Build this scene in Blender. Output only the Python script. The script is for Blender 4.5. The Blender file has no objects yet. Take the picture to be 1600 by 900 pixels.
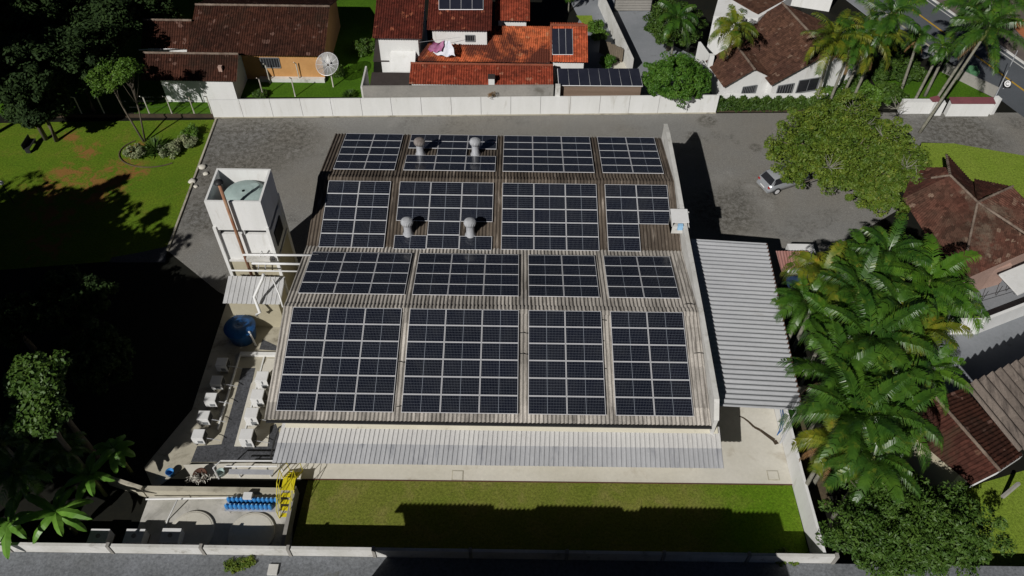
import bpy, math, random
import numpy as np
from mathutils import Vector, Matrix
random.seed(7); rng = np.random.default_rng(7)
D = bpy.data; C = bpy.context.scene.collection; PI = math.pi

# ------------------------------------------------------------------ camera model
CH = 42.3; FPX = 1267.94
RT = np.array([0.99990335, 0.01155974, 0.00772454]); UP = np.array([-0.01378863, 0.75337855, 0.65744249]); FW = np.array([-0.00178036, 0.65748546, -0.75346513])
def ray(px, py): return FW*FPX + RT*(px-800) - UP*(py-450)
def P(px, py, z=0.0):
    d = ray(px, py); return Vector(d*((z-CH)/d[2])) + Vector((0, 0, CH))
def PY(px, py, y):
    d = ray(px, py); return Vector(d*(y/d[1])) + Vector((0, 0, CH))
def mpp(p):
    return float((np.array(p)-np.array([0, 0, CH])) @ FW)/FPX
def V(*a): return Vector(a)
SX, SY = .72, 1.12       # shadow shift per metre of height

# ------------------------------------------------------------------ mesh builder
class MB:
    def __init__(s): s.v = []; s.f = []; s.smooth = False
    def add(s, vs, fs):
        n = len(s.v); s.v += [tuple(v) for v in vs]; s.f += [tuple(i+n for i in f) for f in fs]; return s
    def quad(s, *p): return s.add(p, [tuple(range(len(p)))])
    def obox(s, o, a, b, c):
        o, a, b, c = map(Vector, (o, a, b, c))
        vs = [o, o+a, o+a+b, o+b, o+c, o+a+c, o+a+b+c, o+b+c]
        return s.add(vs, [(0, 3, 2, 1), (4, 5, 6, 7), (0, 1, 5, 4), (1, 2, 6, 5), (2, 3, 7, 6), (3, 0, 4, 7)])
    def box(s, x, y, z, dx, dy, dz, rz=0):      # centre x,y ; base z
        ca, sa = math.cos(rz), math.sin(rz)
        a = V(ca*dx, sa*dx, 0); b = V(-sa*dy, ca*dy, 0)
        return s.obox(V(x, y, z)-a/2-b/2, a, b, (0, 0, dz))
    def prism(s, poly, z0, z1):
        n = len(poly); vs = [(p[0], p[1], z0) for p in poly]+[(p[0], p[1], z1) for p in poly]
        fs = [tuple(range(n-1, -1, -1)), tuple(range(n, 2*n))]+[(i, (i+1) % n, n+(i+1) % n, n+i) for i in range(n)]
        return s.add(vs, fs)
    def slab(s, pts, t):                        # polygon of 3d points, thickened downwards
        n = len(pts); pts = [Vector(p) for p in pts]; lo = [p-V(0, 0, t) for p in pts]
        return s.add(pts+lo, [tuple(range(n)), tuple(range(2*n-1, n-1, -1))]+[((i+1) % n, i, n+i, n+(i+1) % n) for i in range(n)])
    def wallseg(s, a, b, z0, z1, t):
        a = V(a[0], a[1], 0); b = V(b[0], b[1], 0); d = (b-a); n = V(-d.y, d.x, 0).normalized()*t
        return s.obox(V(a.x, a.y, z0)-n/2, d, n, (0, 0, z1-z0))
    def tube(s, p0, p1, r0, r1=None, n=8, cap=True):
        return s.path([p0, p1], [r0, r0 if r1 is None else r1], n, cap)
    def path(s, pts, rs, n=8, cap=True):
        pts = [Vector(p) for p in pts]
        if not isinstance(rs, (list, tuple)): rs = [rs]*len(pts)
        base = len(s.v); L = len(pts)
        for i, p in enumerate(pts):
            t = (pts[min(i+1, L-1)]-pts[max(i-1, 0)]).normalized()
            u = t.cross(V(0, 0, 1))
            if u.length < .05: u = t.cross(V(1, 0, 0))
            u.normalize(); w = t.cross(u)
            for k in range(n):
                a = 2*PI*k/n; s.v.append(tuple(p+(u*math.cos(a)+w*math.sin(a))*rs[i]))
        for i in range(L-1):
            for k in range(n):
                a = base+i*n+k; b = base+i*n+(k+1) % n; s.f.append((a, b, b+n, a+n))
        if cap:
            s.f.append(tuple(base+k for k in range(n-1, -1, -1))); s.f.append(tuple(base+(L-1)*n+k for k in range(n)))
        return s
    def lathe(s, c, prof, n=24, cap=True):
        base = len(s.v); c = Vector(c)
        for r, z in prof:
            for k in range(n):
                a = 2*PI*k/n; s.v.append((c.x+r*math.cos(a), c.y+r*math.sin(a), c.z+z))
        L = len(prof)
        for i in range(L-1):
            for k in range(n):
                a = base+i*n+k; b = base+i*n+(k+1) % n; s.f.append((a, b, b+n, a+n))
        if cap: s.f.append(tuple(base+(L-1)*n+k for k in range(n))); s.f.append(tuple(base+k for k in range(n-1, -1, -1)))
        return s
    def ribs(s, A, B, Cc, Dd, pitch, amp, kind='sin', courses=0, step=.03):
        """sheet: A-B eave edge (ribs repeat along it), D-C upper edge"""
        A, B, Cc, Dd = map(Vector, (A, B, Cc, Dd)); W = (B-A).length
        nrm = (B-A).cross(Dd-A).normalized()
        if nrm.z < 0: nrm = -nrm
        m = max(2, int(round(W/pitch)))
        if kind == 'sin': pr = [(k/8, amp*math.sin(2*PI*k/8)) for k in range(8)]
        elif kind == 'tile': pr = [(0, 0), (.12, amp*.75), (.28, amp), (.45, amp*.75), (.58, 0), (.8, -.25*amp)]
        else: pr = [(0, 0), (.62, 0), (.70, amp), (.90, amp), (.98, 0)]
        S = [((i+q)/m, h) for i in range(m) for q, h in pr]+[(1, pr[0][1])]
        if courses:
            T = []
            for k in range(courses):
                T += [(k/courses, step), ((k+1)/courses-1e-4, 0)]
        else: T = [(0, 0), (.5, 0), (1, 0)]
        base = len(s.v); nS = len(S)
        for t, e in T:
            a0 = A.lerp(Dd, t); b0 = B.lerp(Cc, t)
            for x, h in S:
                s.v.append(tuple(a0.lerp(b0, x)+nrm*(h+e)))
        for j in range(len(T)-1):
            for i in range(nS-1):
                a = base+j*nS+i; s.f.append((a, a+1, a+1+nS, a+nS))
        return s

def link_mesh(name, me, mat, parent=None, loc=None):
    o = D.objects.new(name, me); C.objects.link(o)
    if mat is not None and not me.materials: me.materials.append(mat)
    if parent: o.parent = parent
    if loc is not None: o.location = loc
    return o
def mesh_from(name, mb, origin=(0, 0, 0), smooth=None):
    me = D.meshes.new(name); o = origin
    me.from_pydata([(v[0]-o[0], v[1]-o[1], v[2]-o[2]) for v in mb.v], [], mb.f); me.update()
    if mb.smooth if smooth is None else smooth:
        me.polygons.foreach_set('use_smooth', [True]*len(me.polygons))
    return me
def np_mesh(name, verts, quads, smooth=False):
    me = D.meshes.new(name); n = len(verts); q = len(quads); k = quads.shape[1]
    me.vertices.add(n); me.vertices.foreach_set('co', verts.astype(np.float32).ravel())
    me.loops.add(q*k); me.loops.foreach_set('vertex_index', quads.astype(np.int32).ravel())
    me.polygons.add(q); me.polygons.foreach_set('loop_start', np.arange(0, q*k, k, dtype=np.int32))
    try: me.polygons.foreach_set('loop_total', np.full(q, k, dtype=np.int32))
    except Exception: pass
    me.update(calc_edges=True); me.validate()
    return me
class Thing:
    def __init__(s, name, label, cat, loc, group=None):
        s.loc = Vector(loc); s.e = D.objects.new(name, None); C.objects.link(s.e); s.e.location = s.loc; s.e.empty_display_size = .3
        s.e['label'] = label; s.e['category'] = cat
        if group: s.e['group'] = group
        s.o = {}
    def part(s, name, mb, mat, parent=None, label=None, smooth=None):
        o = link_mesh(name, mesh_from(name, mb, s.loc, smooth), mat, parent or s.e)
        if label: o['label'] = label
        return o
def single(name, mb, mat, label, cat, loc=None, group=None, smooth=None):
    if loc is None: 
        v = np.array(mb.v); loc = (v[:, 0].mean(), v[:, 1].mean(), v[:, 2].min())
    o = link_mesh(name, mesh_from(name, mb, loc, smooth), mat, None, loc); o['label'] = label; o['category'] = cat
    if group: o['group'] = group
    return o
def struct(name, mb, mat, kind='structure', smooth=None):
    o = link_mesh(name, mesh_from(name, mb, (0, 0, 0), smooth), mat); o['kind'] = kind; return o

# ------------------------------------------------------------------ materials
def new_mat(name):
    m = D.materials.new(name); m.use_nodes = True; nt = m.node_tree
    return m, nt, nt.nodes['Principled BSDF']
def setp(b, rough=.8, spec=.3, metal=0):
    b.inputs['Roughness'].default_value = rough; b.inputs['Specular IOR Level'].default_value = spec; b.inputs['Metallic'].default_value = metal
def nz(nt, vec, scale, detail=4, rough=.6, dist=0):
    n = nt.nodes.new('ShaderNodeTexNoise'); n.inputs['Scale'].default_value = scale; n.inputs['Detail'].default_value = detail
    n.inputs['Roughness'].default_value = rough; n.inputs['Distortion'].default_value = dist
    nt.links.new(vec, n.inputs['Vector']); return n.outputs['Fac']
def ramp(nt, fac, stops):
    r = nt.nodes.new('ShaderNodeValToRGB'); e = r.color_ramp.elements
    while len(e) < len(stops): e.new(.5)
    for k, (p, c) in enumerate(stops): e[k].position = p; e[k].color = (*c, 1)
    nt.links.new(fac, r.inputs['Fac']); return r.outputs['Color']
def mixc(nt, fac, a, b, mode='MIX'):
    m = nt.nodes.new('ShaderNodeMix'); m.data_type = 'RGBA'; m.blend_type = mode
    for sock, x in ((m.inputs[0], fac), (m.inputs[6], a), (m.inputs[7], b)):
        if isinstance(x, (int, float)): sock.default_value = x
        elif isinstance(x, tuple): sock.default_value = (*x, 1)
        else: nt.links.new(x, sock)
    return m.outputs[2]
def math_(nt, op, a, b=None, c=None):
    m = nt.nodes.new('ShaderNodeMath'); m.operation = op
    for k, x in enumerate((a, b, c)):
        if x is None: continue
        if isinstance(x, (int, float)): m.inputs[k].default_value = x
        else: nt.links.new(x, m.inputs[k])
    return m.outputs[0]
def maprange(nt, v, a, b, c=0., d=1.):
    m = nt.nodes.new('ShaderNodeMapRange'); m.inputs[1].default_value = a; m.inputs[2].default_value = b; m.inputs[3].default_value = c; m.inputs[4].default_value = d
    nt.links.new(v, m.inputs[0]); return m.outputs[0]
def pos(nt, scale=None, rotz=0):
    g = nt.nodes.new('ShaderNodeNewGeometry').outputs['Position']
    if scale or rotz:
        m = nt.nodes.new('ShaderNodeMapping'); m.inputs['Scale'].default_value = scale or (1, 1, 1); m.inputs['Rotation'].default_value = (0, 0, rotz)
        nt.links.new(g, m.inputs['Vector']); return m.outputs['Vector']
    return g
def bump(nt, b, h, strength=.3, dist=.02):
    n = nt.nodes.new('ShaderNodeBump'); n.inputs['Strength'].default_value = strength; n.inputs['Distance'].default_value = dist
    nt.links.new(h, n.inputs['Height']); nt.links.new(n.outputs['Normal'], b.inputs['Normal'])
def sc(c, k): return tuple(min(1, x*k) for x in c)
def mottle(name, c1, c2, s1=.4, s2=6, fine=.25, rough=.85, spec=.25, metal=0, bmp=.2, stretch=None, dirt=None, dirt_s=.6, dirt_lo=.55, dirt_hi=.7):
    """two colours mixed by broad noise, fine grain on top, optional dirt blotches"""
    m, nt, b = new_mat(name); setp(b, rough, spec, metal); p = pos(nt, stretch)
    col = mixc(nt, maprange(nt, nz(nt, p, s1, 5), .3, .7), c1, c2)
    g = nz(nt, pos(nt), s2, 4, .7)
    col = mixc(nt, 1., col, ramp(nt, g, [(.25, (1-fine,)*3), (.75, (1+0*fine,)*3)]), 'MULTIPLY')
    if dirt:
        col = mixc(nt, maprange(nt, nz(nt, p, dirt_s, 6, .7, .4), dirt_lo, dirt_hi), col, dirt)
    nt.links.new(col, b.inputs['Base Color'])
    if bmp: bump(nt, b, g, bmp)
    return m
M = {}
M['white'] = mottle('white_painted_wall', (.78, .78, .77), (.70, .70, .68), .5, 8, .06, stretch=(2.2, 2.2, .35), dirt=(.50, .48, .43), dirt_s=.8, dirt_lo=.57, dirt_hi=.8)
M['white_worn'] = mottle('worn_white_paint', (.72, .71, .69), (.55, .54, .50), .6, 5, .15, dirt=(.25, .23, .19), dirt_s=1.1, dirt_lo=.56, dirt_hi=.75)
M['dry_strip'] = mottle('dry_litter_strip', (.16, .12, .07), (.09, .07, .045), .8, 6, .5)
M['white_metal'] = mottle('white_coated_metal', (.76, .76, .76), (.68, .68, .67), 2, 10, .05, rough=.45, spec=.4, bmp=0)
M['grey_wall'] = mottle('grey_weathered_plaster', (.36, .34, .31), (.28, .27, .25), .4, 5, .2, dirt=(.16, .15, .13), dirt_s=.8, dirt_lo=.58, dirt_hi=.75)
M['beige'] = mottle('beige_plaster', (.50, .46, .34), (.40, .36, .26), .4, 5, .12)
M['concrete'] = mottle('light_concrete', (.68, .65, .58), (.58, .55, .47), .25, 5, .12, dirt=(.36, .31, .23), dirt_s=.4, dirt_lo=.56, dirt_hi=.80)
M['cream'] = mottle('cream_flashing', (.74, .70, .58), (.66, .62, .50), .6, 5, .1, dirt=(.4, .36, .28), dirt_s=1.2, dirt_lo=.6, dirt_hi=.75)
M['concrete_old'] = mottle('old_concrete', (.56, .52, .42), (.40, .37, .29), .5, 4, .2, dirt=(.14, .12, .09), dirt_s=.7, dirt_lo=.52, dirt_hi=.72)
M['pit'] = mottle('stained_basin_floor', (.62, .60, .56), (.38, .37, .33), .55, 4, .15, dirt=(.12, .11, .1), dirt_s=.5, dirt_lo=.55, dirt_hi=.75)
M['gravel'] = mottle('dark_gravel', (.13, .135, .15), (.09, .092, .10), .7, 9, .8, bmp=1.)
M['lane'] = mottle('gravel_lane', (.26, .275, .30), (.20, .21, .22), .4, 7, .6, bmp=.8, dirt=(.10, .095, .06), dirt_s=.5, dirt_lo=.6, dirt_hi=.78)
M['asphalt'] = mottle('road_asphalt', (.12, .13, .145), (.09, .10, .11), .2, 9, .25)
M['drive'] = mottle('neighbour_drive', (.27, .28, .30), (.21, .225, .24), .3, 5, .15, dirt=(.09, .09, .09), dirt_s=.5, dirt_lo=.6, dirt_hi=.8)
M['soil'] = mottle('shade_darkened_soil', (.006, .007, .004), (.012, .011, .006), .6, 4, .5)  # near-black soil, the deep shade of the woods is put into its colour
M['earth'] = mottle('brown_earth', (.10, .07, .045), (.06, .045, .03), .8, 5, .4)
M['yellow_line'] = mottle('yellow_road_paint', (.55, .33, .03), (.45, .27, .03), 2, 8, .2, bmp=0)
M['white_line'] = mottle('white_road_paint', (.6, .6, .58), (.5, .5, .48), 2, 8, .2, bmp=0)
M['sidewalk'] = mottle('far_pavement', (.18, .15, .13), (.12, .10, .09), .5, 6, .2)
M['orange_ground'] = mottle('orange_tiles', (.45, .17, .07), (.35, .13, .06), 1, 6, .2)
def yard_mat():
    m, nt, b = new_mat('yard_block_paving'); setp(b, .9, .2)
    p = pos(nt); br = nt.nodes.new('ShaderNodeTexBrick'); nt.links.new(pos(nt, None, .6), br.inputs['Vector'])
    br.inputs['Scale'].default_value = 4.0; br.inputs['Mortar Size'].default_value = .03
    br.inputs['Color1'].default_value = (.275, .27, .256, 1); br.inputs['Color2'].default_value = (.24, .235, .222, 1); br.inputs['Mortar'].default_value = (.13, .128, .12, 1)
    col = mixc(nt, maprange(nt, nz(nt, p, .13, 4, .5, .3), .4, .62), br.outputs['Color'], mixc(nt, 1., br.outputs['Color'], (1.0, .96, .90), 'MULTIPLY'))
    wear = maprange(nt, nz(nt, p, .17, 6, .65, .5), .56, .68)
    patch = maprange(nt, nz(nt, p, 3.5, 5, .75), .42, .62)
    col = mixc(nt, math_(nt, 'MULTIPLY', wear, patch), col, (.085, .08, .07))
    col = mixc(nt, math_(nt, 'MULTIPLY', maprange(nt, nz(nt, p, .3, 4), .58, .75), .5), col, (.33, .32, .30))
    g = nz(nt, p, 9, 4, .8); col = mixc(nt, 1., col, ramp(nt, g, [(.3, (.72,)*3), (.7, (1.12,)*3)]), 'MULTIPLY')
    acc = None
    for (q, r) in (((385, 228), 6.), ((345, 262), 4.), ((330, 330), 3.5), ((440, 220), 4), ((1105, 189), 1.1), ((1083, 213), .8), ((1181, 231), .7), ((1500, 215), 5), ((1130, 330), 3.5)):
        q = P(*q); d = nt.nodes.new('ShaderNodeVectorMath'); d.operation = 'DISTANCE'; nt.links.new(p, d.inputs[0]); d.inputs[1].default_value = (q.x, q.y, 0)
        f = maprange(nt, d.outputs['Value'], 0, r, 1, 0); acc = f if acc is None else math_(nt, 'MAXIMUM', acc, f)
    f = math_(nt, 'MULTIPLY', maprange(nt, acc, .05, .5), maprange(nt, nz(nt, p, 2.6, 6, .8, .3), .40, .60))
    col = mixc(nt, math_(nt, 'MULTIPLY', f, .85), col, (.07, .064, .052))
    nt.links.new(col, b.inputs['Base Color']); bump(nt, b, g, .4); return m
M['yard'] = yard_mat()
def grass_mat(name, a, b_, dry, soil_pts=None, dry_lo=.5):
    m, nt, b = new_mat(name); setp(b, .95, .1); p = pos(nt)
    col = mixc(nt, maprange(nt, nz(nt, p, .35, 6, .65), .35, .65), a, b_)
    col = mixc(nt, maprange(nt, nz(nt, p, .6, 6, .7, .3), dry_lo, dry_lo+.22), col, dry)
    g = nz(nt, p, 7, 5, .85); col = mixc(nt, 1., col, ramp(nt, g, [(.3, (.40,)*3), (.7, (1.35,)*3)]), 'MULTIPLY')
    if name == 'front_lawn':
        sx_ = nt.nodes.new('ShaderNodeSeparateXYZ'); nt.links.new(p, sx_.inputs[0]); fx_ = maprange(nt, math_(nt, 'ADD', sx_.outputs[0], math_(nt, 'MULTIPLY', nz(nt, p, .5, 4), 5.)), 12.5, 15.5)
        col = mixc(nt, fx_, col, mixc(nt, 1., col, (.62, 1.02, .3), 'MULTIPLY'))
    if soil_pts:
        acc = None
        for (q, r) in soil_pts:
            d = nt.nodes.new('ShaderNodeVectorMath'); d.operation = 'DISTANCE'; nt.links.new(p, d.inputs[0]); d.inputs[1].default_value = (q.x, q.y, 0)
            f = maprange(nt, d.outputs['Value'], 0, r, 1, 0)
            acc = f if acc is None else math_(nt, 'MAXIMUM', acc, f)
        f = math_(nt, 'MULTIPLY', acc, maprange(nt, nz(nt, p, .9, 6, .75, .6), .40, .62))
        col = mixc(nt, math_(nt, 'MULTIPLY', maprange(nt, f, .16, .5), .8), col, (.27, .115, .04))
    nt.links.new(col, b.inputs['Base Color']); bump(nt, b, g, .9, .05); return m
sp = [(P(*q), r) for q, r in (((72, 300), 3.2), ((85, 335), 3), ((80, 380), 3), ((110, 270), 2.6), ((135, 235), 2), ((150, 292), 4), ((185, 276), 3.4), ((110, 215), 1.6), ((210, 272), 2), ((215, 235), 1.6))]
M['lawn_left'] = grass_mat('lawn_with_red_soil', (.10, .18, .012), (.135, .20, .015), (.20, .18, .035), sp, .56)
M['lawn_front'] = grass_mat('front_lawn', (.15, .185, .026), (.19, .205, .038), (.24, .22, .065))
M['lawn_bright'] = grass_mat('bright_lawn', (.075, .17, .010), (.055, .13, .008), (.11, .18, .02), None, .6)
M['lawn_right'] = grass_mat('mown_lawn', (.22, .30, .04), (.19, .28, .03), (.27, .28, .07), None, .6)
def leaf_mat(name, c1, c2, c3=None, trans=.25, rough=.55, s=1.6):
    m, nt, b = new_mat(name); setp(b, rough, .35); p = pos(nt)
    col = mixc(nt, maprange(nt, nz(nt, p, s, 3, .7), .35, .65), c1, c2)
    if c3: col = mixc(nt, maprange(nt, nz(nt, p, s*2.3, 3, .7), .58, .74), col, c3)
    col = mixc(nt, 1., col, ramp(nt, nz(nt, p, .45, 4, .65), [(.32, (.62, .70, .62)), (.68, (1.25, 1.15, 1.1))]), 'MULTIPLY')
    nt.links.new(col, b.inputs['Base Color'])
    t = nt.nodes.new('ShaderNodeBsdfTranslucent'); nt.links.new(col, t.inputs['Color'])
    mx = nt.nodes.new('ShaderNodeMixShader'); mx.inputs[0].default_value = trans
    nt.links.new(b.outputs[0], mx.inputs[1]); nt.links.new(t.outputs[0], mx.inputs[2])
    nt.links.new(mx.outputs[0], nt.nodes['Material Output'].inputs['Surface']); return m
M['leaf_olive'] = leaf_mat('olive_leaves', (.075, .145, .018), (.16, .225, .025), (.30, .27, .06))
M['leaf_mid'] = leaf_mat('mid_green_leaves', (.045, .10, .014), (.07, .13, .018), (.12, .16, .03))
M['leaf_dark'] = leaf_mat('dark_green_leaves', (.045, .10, .014), (.075, .145, .02), (.15, .21, .05), trans=.15)
M['leaf_forest'] = leaf_mat('shade_darkened_forest_leaves', (.014, .034, .006), (.025, .055, .008), (.055, .10, .015), trans=.1, rough=.85)  # leaf colour lowered to stand in for shade missing on the crowns
M['leaf_round'] = leaf_mat('clipped_bush_leaves', (.05, .14, .015), (.09, .19, .02), None, trans=.2)
M['leaf_lime'] = leaf_mat('lime_leaves', (.09, .19, .02), (.075, .155, .018), (.15, .23, .035))
M['leaf_pale'] = leaf_mat('pale_leaves', (.22, .27, .14), (.30, .33, .2), None)
M['palm_leaf'] = leaf_mat('palm_fronds', (.028, .085, .014), (.075, .165, .018), (.17, .22, .025), trans=.2, rough=.36, s=.7)
M['palm_yellow'] = leaf_mat('yellowing_palm_fronds', (.06, .13, .015), (.20, .22, .02), (.30, .22, .03), trans=.3, rough=.42, s=.9)
M['palm_fresh'] = leaf_mat('fresh_green_palm_fronds', (.05, .14, .015), (.11, .23, .02), (.2, .27, .03), trans=.25, rough=.4, s=.7)
M['banana_leaf'] = leaf_mat('banana_leaves', (.11, .26, .03), (.15, .32, .05), None, trans=.25, rough=.4)
M['dead_leaf'] = leaf_mat('dead_fronds', (.32, .20, .10), (.25, .14, .06), None)
M['bark'] = mottle('grey_bark', (.20, .17, .13), (.12, .10, .075), 2, 8, .4)
M['palm_bark'] = mottle('pale_ringed_palm_bark', (.34, .32, .27), (.20, .20, .15), 1.5, 6, .45, stretch=(1, 1, 5))
M['crownshaft'] = mottle('green_crownshaft', (.16, .2, .05), (.22, .24, .08), 2, 8, .2)
def tile_mat(name, c1, c2, spec_c, s=.4, dirt=None, dl=.52, dh=.7):
    m, nt, b = new_mat(name); setp(b, .9, .15); p = pos(nt)
    col = mixc(nt, maprange(nt, nz(nt, p, s, 5, .6), .38, .62), c1, c2)
    v = nt.nodes.new('ShaderNodeTexVoronoi'); v.inputs['Scale'].default_value = 3.6; nt.links.new(p, v.inputs['Vector'])
    sx = nt.nodes.new('ShaderNodeSeparateColor'); nt.links.new(v.outputs['Color'], sx.inputs[0])
    col = mixc(nt, 1., col, ramp(nt, sx.outputs[0], [(0, (.65,)*3), (1, (1.3,)*3)]), 'MULTIPLY')
    col = mixc(nt, maprange(nt, sx.outputs[1], .955, .985), col, spec_c)
    if dirt: col = mixc(nt, maprange(nt, nz(nt, p, .28, 6, .7, .5), dl, dh), col, dirt)
    g = nz(nt, p, 8, 3, .7); col = mixc(nt, 1., col, ramp(nt, g, [(.3, (.7,)*3), (.7, (1.1,)*3)]), 'MULTIPLY')
    nt.links.new(col, b.inputs['Base Color']); return m
M['tile_brown'] = tile_mat('weathered_brown_tiles', (.070, .026, .016), (.045, .018, .012), (.16, .09, .07), dirt=(.03, .018, .012))
M['tile_brownC'] = tile_mat('brown_roof_tiles', (.10, .050, .032), (.075, .037, .026), (.17, .11, .08), dirt=(.13, .075, .05), dl=.6, dh=.75)
M['tile_dark'] = tile_mat('dark_red_tiles', (.125, .027, .017), (.09, .021, .014), (.33, .11, .06), dirt=(.06, .018, .013))
M['tile_red'] = tile_mat('red_clay_tiles', (.30, .060, .030), (.24, .05, .026), (.38, .16, .1), dirt=(.09, .028, .02), dl=.55, dh=.72)
M['tile_orange'] = tile_mat('orange_clay_tiles', (.52, .14, .055), (.46, .11, .045), (.5, .2, .1), dirt=(.12, .035, .022), dl=.46, dh=.56)
M['tile_wing'] = tile_mat('red_orange_clay_tiles', (.50, .11, .045), (.42, .09, .04), (.5, .2, .1))
M['tile_mossy'] = tile_mat('moss_worn_tiles', (.12, .05, .035), (.09, .05, .035), (.22, .15, .11), dirt=(.19, .15, .11), dl=.56, dh=.7)
M['tile_mossred_and_shade'] = tile_mat('dark_red_moss_and_shade_tiles', (.075, .026, .018), (.05, .021, .015), (.12, .06, .04), dirt=(.05, .035, .02))  # real mossy red on one roof, painted shade on the hipped roof
M['ridge_lime'] = mottle('lime_stained_ridge_caps', (.30, .24, .19), (.12, .08, .06), 1.6, 6, .3)
M['ridge_red'] = mottle('red_ridge_caps', (.33, .10, .055), (.22, .07, .04), 1.6, 6, .3)
def fibre_mat(name, a, b_, streak, lo, hi):
    m, nt, b = new_mat(name); setp(b, .85, .2); p = pos(nt)
    col = mixc(nt, maprange(nt, nz(nt, p, .35, 5), .35, .65), a, b_)
    st = nz(nt, pos(nt, (3.2, .22, 1)), 1.4, 5, .75)
    col = mixc(nt, maprange(nt, st, lo, hi), col, streak)
    sn = nt.nodes.new('ShaderNodeVectorMath'); sn.operation = 'SNAP'; nt.links.new(p, sn.inputs[0]); sn.inputs[1].default_value = (.9, 2.44, 50)
    wn = nt.nodes.new('ShaderNodeTexWhiteNoise'); wn.noise_dimensions = '2D'; nt.links.new(sn.outputs[0], wn.inputs['Vector'])
    col = mixc(nt, 1., col, ramp(nt, wn.outputs['Value'], [(0, (.72,)*3), (1, (1.12,)*3)]), 'MULTIPLY')
    g = nz(nt, p, 12, 3, .7); col = mixc(nt, 1., col, ramp(nt, g, [(.3, (.75,)*3), (.7, (1.1,)*3)]), 'MULTIPLY')
    nt.links.new(col, b.inputs['Base Color']); bump(nt, b, g, .2); return m
M['fibre_light'] = fibre_mat('fibre_cement_light', (.56, .52, .47), (.40, .37, .33), (.14, .125, .11), .48, .7)
M['fibre_dark'] = fibre_mat('fibre_cement_dark_brown', (.135, .108, .084), (.078, .062, .050), (.36, .31, .26), .54, .72)
M['fibre_E'] = fibre_mat('fibre_cement_grey', (.24, .20, .17), (.17, .14, .12), (.06, .05, .045), .5, .7)
M['metal_roof'] = mottle('galvanised_roof_sheet', (.57, .58, .60), (.47, .48, .50), .5, 5, .12, rough=.5, spec=.4, metal=.1, stretch=(.15, 1.5, 1), dirt=(.30, .27, .24), dirt_s=.6, dirt_lo=.6, dirt_hi=.8)
M['leanto_roof'] = mottle('aged_metal_sheet', (.56, .565, .58), (.46, .465, .48), .6, 5, .12, rough=.5, spec=.5, metal=.2, stretch=(1.4, .25, 1), dirt=(.24, .25, .28), dirt_s=1.1, dirt_lo=.52, dirt_hi=.72)
M['leanto_upper'] = mottle('pale_metal_sheet', (.66, .65, .63), (.58, .57, .56), .6, 5, .1, rough=.55, spec=.4, metal=.05, stretch=(1.4, .25, 1), dirt=(.40, .38, .35), dirt_s=.9, dirt_lo=.6, dirt_hi=.8)
M['shed_roof'] = mottle('white_metal_sheet', (.60, .60, .60), (.50, .50, .50), .6, 5, .1, rough=.5, dirt=(.42, .37, .27), dirt_s=.5, dirt_lo=.58, dirt_hi=.7)
M['steel'] = mottle('galvanised_steel', (.56, .57, .60), (.46, .47, .50), 3, 10, .1, rough=.45, spec=.5, metal=.25, bmp=0)
M['vent_steel'] = mottle('turbine_aluminium', (.52, .53, .55), (.42, .43, .45), 3, 10, .1, rough=.45, spec=.5, metal=.15, bmp=0)
M['vent_rusty'] = mottle('tarnished_turbine', (.38, .35, .33), (.24, .20, .18), 3, 10, .2, rough=.6, metal=.3, bmp=0)
M['rust'] = mottle('rusty_pipe', (.30, .11, .055), (.42, .27, .17), 1.2, 8, .3)
M['dark_metal'] = mottle('dark_painted_metal', (.02, .02, .022), (.03, .03, .03), 3, 10, .1, rough=.5, bmp=0)
M['black'] = mottle('black_rubber', (.012, .012, .012), (.02, .02, .02), 3, 10, .1, bmp=0)
M['yellow'] = mottle('yellow_safety_paint', (.72, .62, .02), (.62, .52, .02), 2, 8, .1, rough=.5, bmp=0)
M['blue_tank'] = mottle('shade_darkened_blue_polyethylene', (.008, .06, .20), (.015, .11, .32), 1.5, 6, .2, rough=.4, spec=.5, bmp=0)  # blue darkened so the shade over the tank is in the colour
M['blue_jug'] = mottle('translucent_blue_plastic', (.03, .20, .55), (.06, .30, .65), 9, 14, .3, rough=.3, spec=.5, bmp=0)
M['cap_blue'] = mottle('pale_blue_caps', (.35, .6, .8), (.3, .5, .75), 9, 14, .1, bmp=0)
M['tank_green'] = mottle('pale_green_fibreglass', (.42, .52, .50), (.34, .44, .42), 1.6, 6, .15, rough=.5)
M['navy'] = mottle('navy_tarpaulin', (.02, .04, .09), (.03, .06, .12), 2, 8, .2)
M['orange_wall'] = mottle('orange_rendered_wall', (.60, .33, .13), (.52, .27, .10), .8, 6, .15)
M['pink_wall'] = mottle('pink_plaster', (.5, .34, .28), (.4, .27, .22), .8, 6, .15)
M['slab_dark'] = mottle('dark_slab_roof', (.045, .035, .032), (.06, .05, .047), .8, 6, .3, dirt=(.2, .19, .17), dirt_s=1.5, dirt_lo=.66, dirt_hi=.75)
M['wood'] = mottle('grey_brown_boards', (.22, .18, .13), (.15, .12, .09), .5, 8, .3, stretch=(4, 4, .3))
M['brown_boards'] = mottle('brown_horizontal_boards', (.25, .18, .135), (.19, .135, .10), .5, 8, .2, stretch=(.3, .3, 8))
M['maroon'] = mottle('maroon_capping', (.22, .075, .085), (.17, .06, .07), .8, 6, .15)
M['window'] = mottle('dark_window_glass', (.02, .022, .025), (.03, .03, .035), 1, 5, .1, rough=.12, spec=.6, bmp=0)
M['grille'] = mottle('grey_window_grille', (.22, .23, .24), (.16, .17, .18), 2, 5, .1)
M['silver'] = mottle('silver_car_paint', (.50, .52, .55), (.46, .48, .51), 1, 3, .03, rough=.25, spec=.6, metal=.5, bmp=0)
M['red_lamp'] = mottle('red_tail_lamp', (.4, .02, .02), (.3, .02, .02), 1, 3, .05, rough=.2, bmp=0)
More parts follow.
